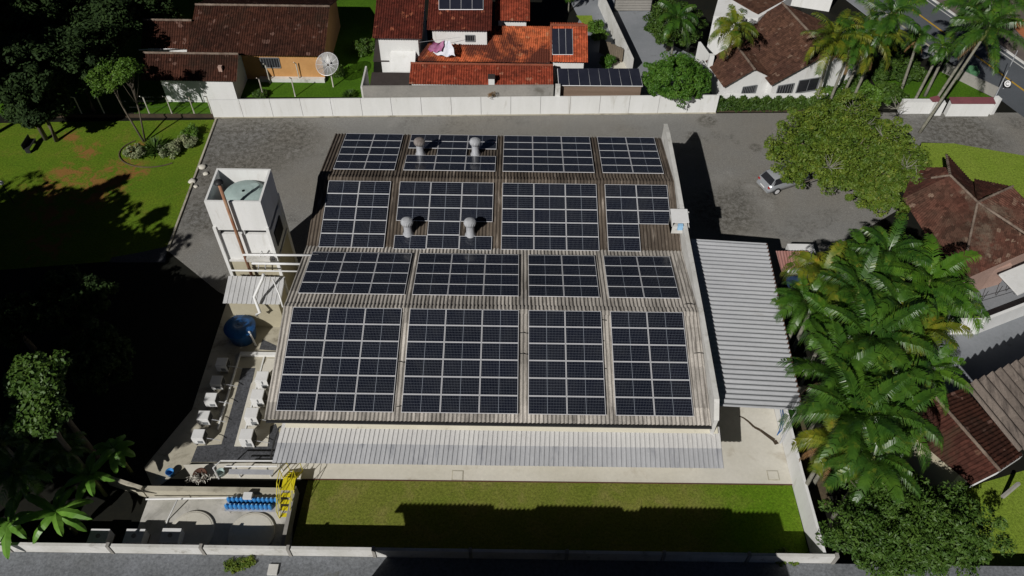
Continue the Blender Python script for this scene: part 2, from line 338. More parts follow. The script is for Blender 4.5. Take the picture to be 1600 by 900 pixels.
M['cloth_white'] = mottle('white_sheet_cloth', (.75, .75, .78), (.62, .64, .72), 1.6, 6, .1, dirt=(.12, .18, .42), dirt_s=1.4, dirt_lo=.6, dirt_hi=.66)
M['cloth_purple'] = mottle('purple_cloth', (.28, .05, .16), (.45, .22, .35), 2, 6, .1)
M['green_bin'] = mottle('green_plastic', (.10, .26, .12), (.08, .2, .10), 2, 8, .1)
M['collector'] = mottle('solar_thermal_glass', (.018, .020, .032), (.026, .028, .042), 1, 3, .1, rough=.2, spec=.5, bmp=0)
M['alu'] = mottle('aluminium_frame', (.78, .78, .80), (.72, .72, .74), 2, 8, .05, rough=.45, spec=.5, metal=.2, bmp=0)
M['terracotta'] = mottle('brown_wicker', (.13, .06, .04), (.09, .045, .03), 3, 12, .3)
M['soilrust'] = mottle('rust_red_sheet', (.30, .12, .09), (.42, .24, .22), .8, 8, .2, stretch=(4, .4, 1))
def cell_mat():
    m, nt, b = new_mat('half_cut_solar_cells'); setp(b, .14, .6)
    oc = nt.nodes.new('ShaderNodeTexCoord').outputs['Object']; s = nt.nodes.new('ShaderNodeSeparateXYZ'); nt.links.new(oc, s.inputs[0])
    x, y = s.outputs[0], s.outputs[1]
    def line(c, period, w, off=0.):
        f = math_(nt, 'FRACT', math_(nt, 'DIVIDE', math_(nt, 'ADD', c, off), period)); d = math_(nt, 'ABSOLUTE', math_(nt, 'SUBTRACT', f, .5))
        return math_(nt, 'GREATER_THAN', d, .5-w/period/2)
    lx = line(x, 2.02/24, .007, -.03); ly = line(y, .98/6, .007, -.03)
    l = math_(nt, 'MAXIMUM', math_(nt, 'MULTIPLY', lx, .55), math_(nt, 'MULTIPLY', ly, .8))
    mid = math_(nt, 'LESS_THAN', math_(nt, 'ABSOLUTE', math_(nt, 'SUBTRACT', x, 1.04)), .013)
    l = math_(nt, 'MAXIMUM', l, mid)
    oi = nt.nodes.new('ShaderNodeObjectInfo').outputs['Random']
    base = mixc(nt, oi, (.0022, .0034, .0100), (.0036, .0052, .0145))
    base = mixc(nt, math_(nt, 'MULTIPLY', maprange(nt, nz(nt, pos(nt), .5, 6, .75, .4), .42, .72), .45), base, (.030, .031, .034))
    col = mixc(nt, math_(nt, 'MULTIPLY', l, .8), base, (.30, .33, .38))
    nt.links.new(col, b.inputs['Base Color']); return m
M['cells'] = cell_mat()
def dish_mat():
    m, nt, b = new_mat('perforated_dish_mesh'); setp(b, .5, .4, .3); b.inputs['Base Color'].default_value = (.45, .45, .44, 1); b.inputs['Alpha'].default_value = .55; return m
M['dish'] = dish_mat()

# ------------------------------------------------------------------ vegetation
def leaves(centres, normals, size, aspect=.55, jitter=.35):
    n = len(centres); nrm = normals/np.linalg.norm(normals, axis=1, keepdims=True)
    r = rng.normal(size=(n, 3)); u = np.cross(nrm, r); u /= np.linalg.norm(u, axis=1, keepdims=True); w = np.cross(nrm, u)
    s = size*(1+jitter*rng.uniform(-1, 1, (n, 1)))
    a = centres-u*s; b = centres+w*s*aspect+u*s*.1-nrm*s*.12; c = centres+u*s; d = centres-w*s*aspect+u*s*.1-nrm*s*.12
    v = np.stack([a, b, c, d], 1).reshape(-1, 3); q = np.arange(4*n).reshape(-1, 4); return v, q
def crown_pts(radii, nclump, per, clump_r, flat=.0, seed=0, hollow=.55):
    g = np.random.default_rng(seed); d = g.normal(size=(nclump, 3)); d[:, 2] = np.abs(d[:, 2])*1.0-.35; d /= np.linalg.norm(d, axis=1, keepdims=True)
    rr = g.uniform(hollow, 1.0, (nclump, 1))*(1+.12*np.sin(d[:, :1]*5+seed)+.10*np.cos(d[:, 1:2]*6+seed*2)+.10*np.sin(d[:, :1]*13+d[:, 1:2]*11+seed)+.07*np.cos(d[:, 2:3]*17+d[:, :1]*9))
    d[:, 2] = np.maximum(d[:, 2], -.4); cc = d*rr*np.array(radii)
    off = g.normal(size=(nclump, per, 3)); off /= np.linalg.norm(off, axis=2, keepdims=True)
    cr = clump_r*g.uniform(.6, 1.35, (nclump, 1, 1)); off = off*cr*g.uniform(.45, 1, (nclump, per, 1))**.6
    pts = (cc[:, None, :]+off*np.array([1, 1, .75])).reshape(-1, 3)
    nrm = (off/np.maximum(1e-3, np.linalg.norm(off, axis=2, keepdims=True))*.7+np.array([0, 0, .6])+g.normal(size=off.shape)*.55).reshape(-1, 3)
    return pts, nrm, cc
crown_cache = {}
def crown_mesh(key, radii, nclump, per, clump_r, leaf, seed=0, hollow=.55, aspect=.55):
    if key not in crown_cache:
        p, n, cc = crown_pts(radii, nclump, per, clump_r, seed=seed, hollow=hollow)
        v, q = leaves(p, n, leaf, aspect); crown_cache[key] = (np_mesh('foliage', v, q), cc)
    return crown_cache[key]
def tree(name, label, centre, radii, mat, nclump=90, per=120, clump_r=.8, leaf=.16, seed=1, group=None, trunk_r=.2, lean=(0, 0), hollow=.55, cat='tree', ground=0., key=None, rz=0, scale=1., aspect=.55, nlimb=12):
    cx, cy, cz = centre; base = V(cx+lean[0], cy+lean[1], ground)
    t = Thing(name, label, cat, base, group)
    me, cc = crown_mesh(key or (name, seed, radii), radii, nclump, per, clump_r, leaf, seed, hollow, aspect)
    if me.users > 0 and me.materials and me.materials[0] != mat: me = me.copy(); me.materials.clear()
    o = link_mesh('crown', me, mat, t.e); o.location = V(cx, cy, cz)-base; o.rotation_euler.z = rz; o.scale = (scale,)*3
    mb = MB(); top = V(cx, cy, cz-.2*radii[2]*scale); g = random.Random(seed)
    mid = base.lerp(top, .5)+V(g.uniform(-.2, .2), g.uniform(-.2, .2), 0)
    mb.path([base, mid, top], [trunk_r, trunk_r*.75, trunk_r*.5], 8)
    R = Matrix.Rotation(rz, 3, 'Z')
    idx = list(range(len(cc))); g.shuffle(idx)
    for i in idx[:nlimb]:
        e = V(cx, cy, cz)+R @ Vector(cc[i])*scale*.92; s0 = mid.lerp(top, g.random())
        m = s0.lerp(e, .5)+V(0, 0, -.1*radii[2]); mb.path([s0, m, e], [trunk_r*.4, trunk_r*.25, trunk_r*.08], 5)
    mb.smooth = True; t.part('trunk', mb, M['bark']); return t

def frond_arr(L, e0, droop, az, g, leaflet=.55, n=40, width=.05, origin=(0, 0, 0)):
    """one pinnate frond: arching rachis and paired leaflets; returns verts, quads"""
    ts = np.linspace(0, 1, 14); ang = e0-droop*ts**1.3
    dx = np.cos(ang); dz = np.sin(ang); r = np.concatenate([[0], np.cumsum((dx[1:]+dx[:-1])/2)])*L/13; z = np.concatenate([[0], np.cumsum((dz[1:]+dz[:-1])/2)])*L/13
    side = g.uniform(-.25, .25); lat = side*ts**2*L*.4
    vs = []; qs = []
    def add(pts):
        k = len(vs); vs.extend(pts); qs.append((k, k+1, k+2, k+3))
    def pt(t):
        return np.array([np.interp(t, ts, r), np.interp(t, ts, lat), np.interp(t, ts, z)])
    # rachis
    for i in range(13):
        a = np.array([r[i], lat[i], z[i]]); b = np.array([r[i+1], lat[i+1], z[i+1]]); w = .035*(1-ts[i]*.75); o = np.array([0, w, 0]); h = np.array([0, 0, .02])
        add([a-o+h, b-o*.9+h, b+o*.9+h, a+o+h])
    twist = g.uniform(-.5, .5)
    gap = g.uniform(.2, .9)
    for k in range(n):
        if g.random() < .07 or abs((k+.5)/n-gap) < .012: continue
        t = .14+.86*(k+.5)/n; c = pt(t); c2 = pt(min(1, t+.02)); tg = c2-c if t < .98 else c-pt(t-.02); tg = tg/(np.linalg.norm(tg)+1e-6)
        up = np.array([-tg[2], 0, tg[0]]); ll = leaflet*(math.sin(PI*(.12+.80*t))**.6)*g.uniform(.85, 1.1)
        for s in (-1, 1):
            lt = np.array([0, s, 0]); fwd = .45+.5*t
            d = lt*1.0+tg*fwd+up*(.10+twist*s*.5+g.uniform(-.12, .12)); d /= np.linalg.norm(d)
            wv = tg*width*.5
            m = c+d*ll*.55; e = c+d*ll+np.array([0, 0, -.5*ll*g.uniform(.4, 1.5)])
            add([c-wv, m-wv*1.2, m+wv*1.2, c+wv]); add([m-wv*1.2, e-wv*.15, e+wv*.15, m+wv*1.2])
    v = np.array(vs); ca, sa = math.cos(az), math.sin(az)
    R = np.array([[ca, -sa, 0], [sa, ca, 0], [0, 0, 1]]); return v @ R.T+np.array(origin), np.array(qs)
palm_cache = {}
def palm_mesh(kind, L=2.6, n=15, seed=0, emin=-.5, emax=1.25, droop=1.5, leaflet=.55):
    if kind in palm_cache: return palm_cache[kind]
    g = random.Random(seed); V_, Q_ = [], []; k = 0
    for i in range(n):
        az = 2*PI*i*.381966+g.uniform(-.45, .45); f = i/(n-1); e0 = emax+(emin-emax)*f**1.1+g.uniform(-.1, .1)
        v, q = frond_arr(L*g.uniform(.72, 1.12)*(.8+.2*f), e0, droop*g.uniform(.6, 1.35), az, g, leaflet, n=54, width=.042)
        V_.append(v); Q_.append(q+k); k += len(v)
    palm_cache[kind] = np_mesh('palm_crown', np.concatenate(V_), np.concatenate(Q_)); return palm_cache[kind]
def dead_mesh():
    g = random.Random(77); V_, Q_ = [], []; k = 0
    for i in range(3):
        v, q = frond_arr(2.2, -.7, .7, i*1.9+.4, g, .3, n=40, width=.035); V_.append(v); Q_.append(q+k); k += len(v)
    return np_mesh('dead_fronds', np.concatenate(V_), np.concatenate(Q_))
DEAD = dead_mesh()
for kd in range(4): palm_mesh(kd, seed=kd+3, L=(3.5, 3.2, 3.7, 2.8)[kd], n=(19, 17, 19, 16)[kd], droop=(1.35, 1.6, 1.2, 1.7)[kd], leaflet=.66)
def palm(label, base, top, kind=0, rz=0, s=1., mat='palm_leaf', group=None, r=.11, shaft=.8, name='palm_tree'):
    base = Vector(base); top = Vector(top); t = Thing(name, label, 'palm tree', base, group)
    me = palm_mesh(kind)
    if me.materials and me.materials[0] != M[mat]: me = me.copy(); me.materials.clear()
    o = link_mesh('crown', me, M[mat], t.e); o.location = top-base; o.rotation_euler = (random.uniform(-.12, .12), random.uniform(-.12, .12), rz); o.scale = (s,)*3
    mb = MB(); mb.smooth = True; bot = top+(base-top).normalized()*shaft*s
    n = 9; pts = [base.lerp(bot, i/(n-1)) for i in range(n)]; mb.path(pts, [r*(1.25 if i == 0 else 1)*(1-.25*i/n) for i in range(n)], 9); t.part('trunk', mb, M['palm_bark'])
    if random.random() < .5:
        od = link_mesh('dead_fronds', DEAD, None if DEAD.materials else M['dead_leaf'], t.e); od.location = bot.lerp(top, .25)-base; od.rotation_euler.z = random.uniform(0, 6); od.scale = (s,)*3
    cb = MB(); cb.smooth = True; cb.path([bot, bot.lerp(top, .35), top+(top-bot)*.2], [r*.95, r*1.15, r*.5], 9); t.part('crownshaft', cb, M['crownshaft'])
    return t

# ================================================================== GROUND
def sheet(name, pix, mat, z, kind='structure', t=0):
    pts = [P(*q, z) for q in pix]; mb = MB()
    if t: mb.slab(pts, t)
    else: mb.quad(*pts)
    # make sure it faces up
    o = struct(name, mb, mat, kind)
    return o
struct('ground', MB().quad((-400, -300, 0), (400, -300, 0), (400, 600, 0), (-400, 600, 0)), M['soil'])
sheet('left_lawn', [(-160, 196), (60, 191), (338, 187), (262, 392), (215, 405), (-40, 425), (-300, 430)], M['lawn_left'], .012)
sheet('yard_paving', [(338, 186), (1118, 177), (1300, 176), (1700, 176), (1700, 262), (1480, 224), (1440, 222), (1390, 300), (1400, 330), (1330, 372), (1290, 420), (1190, 520), (460, 520), (340, 455), (262, 392)], M['yard'], .016)
sheet('garden_lawn', [(-200, 180), (330, 180), (330, 152), (582, 152), (590, -60), (200, -60), (180, 90), (60, 130), (-200, 150)], M['lawn_bright'], .012)
sheet('gravel_path', [(262, 385), (258, 410), (170, 410), (175, 402), (215, 395)], M['gravel'], .02)
sheet('front_lawn', [(482, 748), (1237, 756), (1272, 895), (445, 895)], M['lawn_front'], .012)
0 and sheet('lawn_bright_patch', [(1120, 758), (1237, 757), (1252, 812), (1150, 812)], M['lawn_bright'], .016)
sheet('concrete_apron', [(440, 640), (1090, 600), (1205, 622), (1238, 757), (482, 748), (300, 746), (286, 726), (432, 722)], M['concrete'], .06, t=.055)
sheet('service_yard_concrete', [(355, 470), (455, 470), (440, 655), (432, 722), (300, 722), (240, 765), (225, 730), (300, 640)], M['concrete_old'], .04, t=.035)
sheet('gravel_bed', [(410, 530), (432, 540), (432, 548), (405, 546)], M['gravel'], .047)
sheet('gravel_bed', [(379, 575), (399, 575), (372, 690), (446, 655), (440, 722), (298, 722), (308, 697), (346, 694)], M['gravel'], .05)
sheet('neighbour_driveway', [(958, 18), (1015, 16), (1030, 60), (1130, 110), (1130, 155), (1000, 155), (985, 118)], M['drive'], .02)
sheet('roadside_lawn', [(1440, 110), (1472, 112), (1550, 152), (1460, 154), (1380, 154), (1360, 120)], M['lawn_bright'], .02)
sheet('right_lawn', [(1440, 223), (1490, 224), (1600, 243), (1700, 262), (1700, 420), (1560, 330), (1500, 300), (1430, 260)], M['lawn_right'], .022)
sheet('rear_right_lawn', [(1500, 765), (1600, 735), (1800, 700), (1800, 900), (1400, 900)], M['lawn_right'], .014)
sheet('terrace', [(1470, 520), (1700, 470), (1700, 620), (1440, 620), (1440, 560)], M['drive'], .03)
0 and sheet('planting_soil', [(1250, 340), (1292, 345), (1265, 315), (1240, 300), (1235, 322)], M['earth'], .022)
sheet('dry_litter', [(1234, 640), (1250, 640), (1300, 790), (1275, 800)], M['dry_strip'], .02)
# road
ra, rb = P(1455, 37), P(1600, 142); rd = (rb-ra).normalized(); rn = V(-rd.y, rd.x, 0)
def strip(name, o0, o1, z, mat, l0=-60, l1=60, t=0):
    mb = MB(); a = ra+rd*l0+rn*o0; b = ra+rd*l1+rn*o0; c = ra+rd*l1+rn*o1; d = ra+rd*l0+rn*o1
    pts = [V(q.x, q.y, z) for q in (a, b, c, d)]
    if t: mb.slab(pts, t)
    else: mb.quad(*pts)
    return struct(name, mb, mat)
wl = (P(1450, 0)-ra).dot(rn); le = (P(1528, 130)-ra).dot(rn)
strip('road', le, wl+.3, .024, M['asphalt'])
strip('yellow_centre_line', -.10, .10, .030, M['yellow_line'])
strip('white_edge_line', wl-.25, wl-.10, .030, M['white_line'])
strip('far_kerb', wl+.3, wl+.5, .14, M['white_worn'], t=.13)
strip('far_pavement', wl+.5, wl+9, .12, M['sidewalk'], t=.1)
strip('near_kerb', le-.2, le, .13, M['concrete_old'], l0=-60, l1=4.6, t=.12)
strip('near_pavement', le-2.0, le-.2, .11, M['drive'], l0=-60, l1=4.6, t=.1)
sheet('orange_forecourt', [(1572, 30), (1600, 30), (1640, 60), (1640, 90), (1595, 55)], M['orange_ground'], .14)
# lane in front (raised)
LZ = 1.05; LY = 17.2
struct('front_lane', MB().obox((-70, -30, -.5), (140, 0, 0), (0, LY+30-.0, 0), (0, 0, LZ+.5)), M['lane'])
# kerbs
k = MB(); k.wallseg(P(338, 187), P(262, 392), 0, .13, .14); struct('lawn_kerb', k, M['concrete_old'])
k = MB(); k.wallseg(P(478, 749.5), P(1238, 758), 0, .075, .05); struct('apron_edge', k, M['terracotta'])
# stains / manholes on the apron
crk = MB(); pth = [(1155, 650), (1162, 653), (1170, 659), (1178, 667), (1188, 672), (1196, 678), (1203, 683), (1210, 688), (1214, 694)]
for i in range(len(pth)-1):
    w0, w1 = .04+.10*i/8, .04+.10*(i+1)/8; a, b = P(*pth[i], .066), P(*pth[i+1], .066); dd = (b-a).normalized(); nn = V(-dd.y, dd.x, 0)
    crk.quad(a-nn*w0, b-nn*w1, b+nn*w1, a+nn*w0)
struct('damp_stain', crk, M['earth'])
for q, lab in (((715, 743), 'square concrete inspection cover in the apron below the long metal awning'), ((1208, 743), 'square concrete inspection cover near the white wall on the right')):
    p = P(*q, .06); t = Thing('inspection_cover', lab, 'inspection cover', p, 'inspection covers in the apron')
    a = MB(); a.box(p.x, p.y, p.z, .66, .62, .02); t.part('rim', a, M['concrete_old']); a = MB(); a.box(p.x, p.y, p.z+.021, .56, .52, .015); t.part('lid', a, M['concrete'])

# ================================================================== WAREHOUSE
TA = math.tan(math.radians(11.3277)); AA = math.atan(TA)
EY, RY1, VY, RY2, BY = 23.42, 30.25, 36.42, 41.9, 48.25
pan = {'F': lambda y: 5.81-(29.95-y)*TA-.03, 'R3': lambda y: 5.81-(y-29.95)*TA+.05, 'R2': lambda y: 4.516+(y-36.43)*TA, 'R1': lambda y: 5.605-(y-41.86)*TA}
RZ = {EY: pan['F'](EY)-.11, RY1: 5.72, VY: 4.43, RY2: 5.51, BY: pan['R1'](BY)-.11}
WL, WR = -13.42, 10.95
wh = Thing('warehouse', 'long warehouse with two corrugated gable roofs carrying rows of solar panels', 'warehouse', (-1, 36, 0))
body = MB()
wx0, wx1, wy0, wy1 = WL+.35, WR+.05, EY+.35, BY-.3
zf = RZ[EY]-.15
prof = [(wy0, 0), (wy0, zf), (RY1, RZ[RY1]-.12), (VY, RZ[VY]-.12), (RY2, RZ[RY2]-.12), (wy1, RZ[BY]-.12), (wy1, 0)]
vs = [(wx0, y, z) for y, z in prof]+[(wx1, y, z) for y, z in prof]; n = len(prof)
body.add(vs, [tuple(range(n)), tuple(range(2*n-1, n-1, -1))]+[(i, n+i, n+(i+1) % n, (i+1) % n) for i in range(n)])
wh.part('wall', body, M['beige'])
segs = [(EY, RY1, 'fibre_light'), (RY1, VY, 'fibre_light'), (VY, RY2, 'fibre_dark'), (RY2, BY, 'fibre_dark')]
rlab = ['pale fibre cement slope nearest the camera', 'pale fibre cement slope falling to the valley', 'dark brown stained slope above the valley', 'dark brown stained slope at the far end']
for (y0, y1, mt), lb in zip(segs, rlab):
    mb = MB(); mb.ribs((WL, y0, RZ[y0]), (WR-.12, y0, RZ[y0]), (WR-.12, y1, RZ[y1]), (WL, y1, RZ[y1]), .225, .042); wh.part('roof', mb, M[mt], label=lb, smooth=True)
for y, mt in ((RY1, 'fibre_light'), (RY2, 'fibre_dark')):
    mb = MB(); 
    mb.ribs((WL, y-.3, RZ[y]-.3*TA+.035), (WR-.3, y-.3, RZ[y]-.3*TA+.035), (WR-.3, y, RZ[y]+.05), (WL, y, RZ[y]+.05), .225, .042)
    mb.ribs((WL, y, RZ[y]+.05), (WR-.3, y, RZ[y]+.05), (WR-.3, y+.3, RZ[y]-.3*TA+.035), (WL, y+.3, RZ[y]-.3*TA+.035), .225, .042); wh.part('ridge_cap', mb, M[mt], smooth=True)
# parapet on the right
pp = MB(); pz = 5.86
pts = [(EY-.1, 5.0), (EY+.75, 5.75), (RY1, pz), (VY, pz-.1), (RY2, pz), (46.9, pz-.1), (BY-.1, 5.55)]
for i in range(len(pts)-1):
    (y0, z0), (y1, z1) = pts[i], pts[i+1]; x0, x1 = WR-.10, WR+.10
    pp.add([(x0, y0, 0), (x1, y0, 0), (x1, y1, 0), (x0, y1, 0), (x0, y0, z0), (x1, y0, z0), (x1, y1, z1), (x0, y1, z1)], [(4, 5, 6, 7), (0, 4, 7, 3), (1, 2, 6, 5)]+([(0, 1, 5, 4)] if i == 0 else [])+([(3, 7, 6, 2)] if i == len(pts)-2 else []))
wh.part('parapet', pp, M['white_worn'])
cap = MB()
for i in range(len(pts)-1):
    (y0, z0), (y1, z1) = pts[i], pts[i+1]; cap.obox((WR-.14, y0, z0+.003), (.28, 0, 0), (0, y1-y0, z1-z0), (0, 0, .05))
wh.part('parapet_cap', cap, M['white_worn'])
gt = MB(); gt.box((WL+WR)/2, EY-.06, RZ[EY]-.17, WR-WL-.2, .14, .11); wh.part('gutter', gt, M['dark_metal'])
# cables across the roof
for (x, y) in ((4.62, 28.3), (4.66, 26.6), (.3, 28.7), (.28, 27.4), (4.8, 29.6), (-6.6, 26.8), (-6.3, 24.2), (10.3, 27.6), (10.1, 30.9)):
    z = (RZ[EY]+(y-EY)/(RY1-EY)*(RZ[RY1]-RZ[EY]) if y < RY1 else RZ[RY1]-(y-RY1)*.2)+.06
    cb = MB(); cb.path([(x, y, z), (x+.3, y+.03, z+.02), (x+.62, y-.02, z)], .02, 5); wh.part('cable', cb, M['black'])

# ------------------------------------------------------------------ solar modules
fr = MB(); mw, mh, ft = 2.10, 1.05, .026
fr.obox((0, 0, 0), (mw, 0, 0), (0, ft, 0), (0, 0, .035)); fr.obox((0, mh-ft, 0), (mw, 0, 0), (0, ft, 0), (0, 0, .035))
fr.obox((0, ft, 0), (ft, 0, 0), (0, mh-2*ft, 0), (0, 0, .035)); fr.obox((mw-ft, ft, 0), (ft, 0, 0), (0, mh-2*ft, 0), (0, 0, .035))
frame_me = mesh_from('frame', fr); frame_me.materials.append(M['alu'])
ce = MB(); ce.obox((ft, ft, .012), (mw-2*ft, 0, 0), (0, mh-2*ft, 0), (0, 0, .018)); cell_me = mesh_from('cell_sheet', ce); cell_me.materials.append(M['cells'])
MW, MH = 2.12, 1.07
blocks = {'F': (6, 23.84, [(3, -12.82), (3, -6.01), (2, .90), (2, 5.66)]), 'R3': (4, 31.40, [(3, -12.83), (3, -6.03), (2, .91), (2, 5.69)]),
          'R2': (5, 36.27, [(2, -12.61), (3, -7.78), (3, -.83), (2, 6.08)]), 'R1': (5, 42.84, [(2, -12.54), (3, -7.71), (3, -.86), (2, 6.04)])}
slope_name = {'F': 'slope nearest the camera', 'R3': 'pale slope behind the front ridge', 'R2': 'brown slope below the rear ridge', 'R1': 'farthest brown slope'}
ordn = ['first', 'second', 'third', 'fourth', 'fifth', 'sixth']; blk = ['leftmost', 'second', 'third', 'rightmost']
colw = {2: ['left', 'right'], 3: ['left', 'middle', 'right']}
for key, (nr, y0, bl) in blocks.items():
    sg = 1 if key in ('F', 'R2') else -1
    for bi, (nc, x0) in enumerate(bl):
        for r in range(nr):
            for c in range(nc):
                if key == 'R2' and bi == 1 and r == 1 and c in (0, 2): continue
                if key == 'R2' and bi == 3 and r < 2 and c == 1: continue
                if key == 'R1' and bi == 1 and r == 2 and c in (0, 2): continue
                y = y0+r*MH*math.cos(AA); z = pan[key](y)
                lab = f"solar panel, {ordn[nr-1-r]} row from top, {colw[nc][c]} column, {blk[bi]} array, {slope_name[key]}"
                if key == 'R2' and bi == 1 and r == 0 and c != 1: y -= .06; z -= .012
                e = D.objects.new('solar_panel', None); C.objects.link(e); e.location = (x0+c*MW, y, z); e.rotation_euler = (sg*AA, 0, 0)
                e['label'] = lab; e['category'] = 'solar panel'; e['group'] = 'solar panels on the warehouse roof'
                link_mesh('frame', frame_me, None, e); link_mesh('cell_sheet', cell_me, None, e)

# ------------------------------------------------------------------ turbine vents
def roofz(y):
    ys = [EY, RY1, VY, RY2, BY]
    for a, b in zip(ys[:-1], ys[1:]):
        if a <= y <= b: return RZ[a]+(y-a)/(b-a)*(RZ[b]-RZ[a])
    return 0
def roof_at(px, py):
    z = 5.
    for _ in range(30): p = P(px, py, z); z = roofz(p.y)
    return P(px, py, z)
for (b, lab, mt) in (((638, 366), 'silver turbine vent on stack, left one just above the valley', 'vent_steel'), ((735, 367), 'silver turbine vent on stack, right one just above the valley', 'vent_steel'),
                     ((657, 241), 'tarnished brownish turbine vent, left one on the farthest slope', 'vent_rusty'), ((743, 241), 'shiny grey turbine vent, right one on the farthest slope', 'vent_steel')):
    p = roof_at(*b); t = Thing('turbine_vent', lab, 'roof vent', p, 'turbine vents on the warehouse roof'); hh = 1.12; k = .98
    a = MB(); a.smooth = True; a.lathe(p-V(0, 0, .2), [(.42*k, 0), (.36*k, .25), (.27*k, .42), (.26*k, hh)], 24, False); t.part('stack', a, M['steel'])
    hd = MB(); c = p+V(0, 0, hh-.22)
    prof = [(.27, 0), (.35, .05), (.395, .16), (.395, .27), (.35, .37), (.24, .43), (.12, .45)]
    nb = 22
    for i in range(nb):     # curved blades
        a0 = 2*PI*i/nb; w = 2*PI/nb*.98; base = len(hd.v)
        for r, z in prof:
            for q, rr in ((0, r*k), (.5, (r+.012)*k), (1, (r-.02)*k)):
                hd.v.append((c.x+rr*math.cos(a0+w*q), c.y+rr*math.sin(a0+w*q), c.z+z*k))
        for j in range(len(prof)-1):
            for m_ in range(2):
                s0 = base+j*3+m_; hd.f.append((s0, s0+1, s0+4, s0+3))
    t.part('turbine_head', hd, M[mt])
    tp = MB(); tp.lathe(c+V(0, 0, .43*k), [(.20*k, 0), (.19*k, .03), (.05*k, .05)], 20); t.part('cap', tp, M[mt])

# white box on the parapet
p = V(10.55, 37.45, 5.6); t = Thing('roof_box', 'open white equipment box with a blue part inside, beside the parapet', 'equipment box', p)
a = MB(); a.obox(p+V(-.5, -.15, .5), (1.1, 0, 0), (0, 1.1, .12), (0, 0, .06)); t.part('lid', a, M['white_metal'])
a = MB(); a.obox(p+V(-.45, .75, -.5), (1.15, 0, 0), (0, .06, 0), (0, 0, 1.1)); a.obox(p+V(-.45, -.1, -.5), (.05, 0, 0), (0, .85, 0), (0, 0, 1.05)); a.obox(p+V(-.45, -.1, -.5), (1.15, 0, 0), (0, .85, 0), (0, 0, .6)); t.part('casing', a, M['white_worn'])
a = MB(); a.box(p.x+.1, p.y-.12, p.z-.1, .32, .2, .42); t.part('meter', a, M['cap_blue'])

# ------------------------------------------------------------------ lean-to awning
la, lb, lc, ld = P(425, 723, 3.2), P(1132, 731, 3.2), P(1120, 657.5, 3.75), P(438, 652, 3.75)
yb = EY+.33; la = V(-12.85, 21.45, 3.15); lb = V(11.45, 21.5, 3.15); lc = V(11.45, yb, 3.65); ld = V(-12.6, yb, 3.65)
t = Thing('metal_awning', 'long aged grey sheet metal awning along the front of the warehouse', 'awning', (-.7, 22.5, 0))
mL, mR = la.lerp(ld, .50), lb.lerp(lc, .50)
a = MB(); a.ribs(la, lb, mR, mL, .26, .05, 'trap'); t.part('roof_sheet', a, M['leanto_roof'], label='lower bluish grey sheets with dark stains')
a = MB(); up_ = V(0, 0, .03); a.ribs(la.lerp(ld, .47)+up_, lb.lerp(lc, .47)+up_, lc+up_, ld+up_, .26, .05, 'trap'); t.part('roof_sheet', a, M['leanto_upper'], label='upper paler sheets')
a = MB(); a.obox(ld+V(.2, -.42, .02), (23.7, 0, 0), (0, .40, .11), (0, 0, .05)); t.part('flashing', a, M['cream'])
for i in range(7):
    a = MB(); x = la.x+.6+i*3.8; a.tube((x, 21.8, 3.05), (x, yb+.02, 2.3), .04, None, 6); t.part('brace', a, M['steel'])
a = MB(); a.box(-.7, 21.75, 3.0, 24, .08, .1); t.part('beam', a, M['steel'])

# ------------------------------------------------------------------ carport on the right
A1, A2, A3, A4 = P(1117, 634, 4.9), P(1254, 641, 3.6), P(1198, 380, 3.6), P(1079, 373, 4.9)
t = Thing('carport', 'large carport roof of pale corrugated metal between warehouse and palms', 'carport', (14, 31.5, 0))
a = MB(); a.ribs(A1, A4, A3, A2, .34, .055, 'sin'); t.part('roof_sheet', a, M['metal_roof'], smooth=True)
a = MB(); a.obox(A2+V(-.05, 0, -.12), A3-A2, (.10, 0, 0), (0, 0, .1)); t.part('gutter', a, M['terracotta'])
a = MB()
for f_ in (.03, .35, .66, .97):
    a = MB(); p0_, p1_ = A1.lerp(A4, f_), A2.lerp(A3, f_); a.obox(p0_-V(0, 0, .25), p1_-p0_, (0, .08, 0), (0, 0, .12)); t.part('rafter', a, M['steel'])
b0 = P(1219, 693)
for q, lb_ in ((b0, None), (V(16.3, 30, 0), None), (V(16.5, 37.5, 0), None)):
    a = MB(); a.tube(V(q.x, q.y, 0), V(q.x, q.y, 3.55), .06, None, 10); t.part('post', a, M['steel'])

# ------------------------------------------------------------------ walls
# right boundary wall
w = MB(); ra_, rb_ = P(1205, 625), P(1238, 760); d_ = (rb_-ra_).normalized()
wpts = [V(15.95, 36, 0), P(1209, 639), P(1238, 760), V(P(1262, 858).x+.1, 17.4, 0)]
t = Thing('boundary_wall', 'tall white boundary wall running down the right side of the apron and lawn', 'wall', wpts[1])
for i in range(3): w.wallseg(V(wpts[i].x+.08, wpts[i].y, 0), V(wpts[i+1].x+.08, wpts[i+1].y, 0), 0, 1.75, .15)
t.part('wall', w, M['white'])
hz = MB(); q0 = P(1222, 645, .9)
for dx in (0, .12): hz.path([P(1222, 640, 1.7)+V(dx-.1, 0, 0), P(1226, 655, 1.2)+V(dx-.15, 0, 0), P(1222, 672, .5)+V(dx-.15, 0, 0), P(1214, 680, .1)], .025, 6)
single('garden_hose', hz, M['blue_tank'], 'thin blue hose hanging on the white wall by the carport', 'hose')
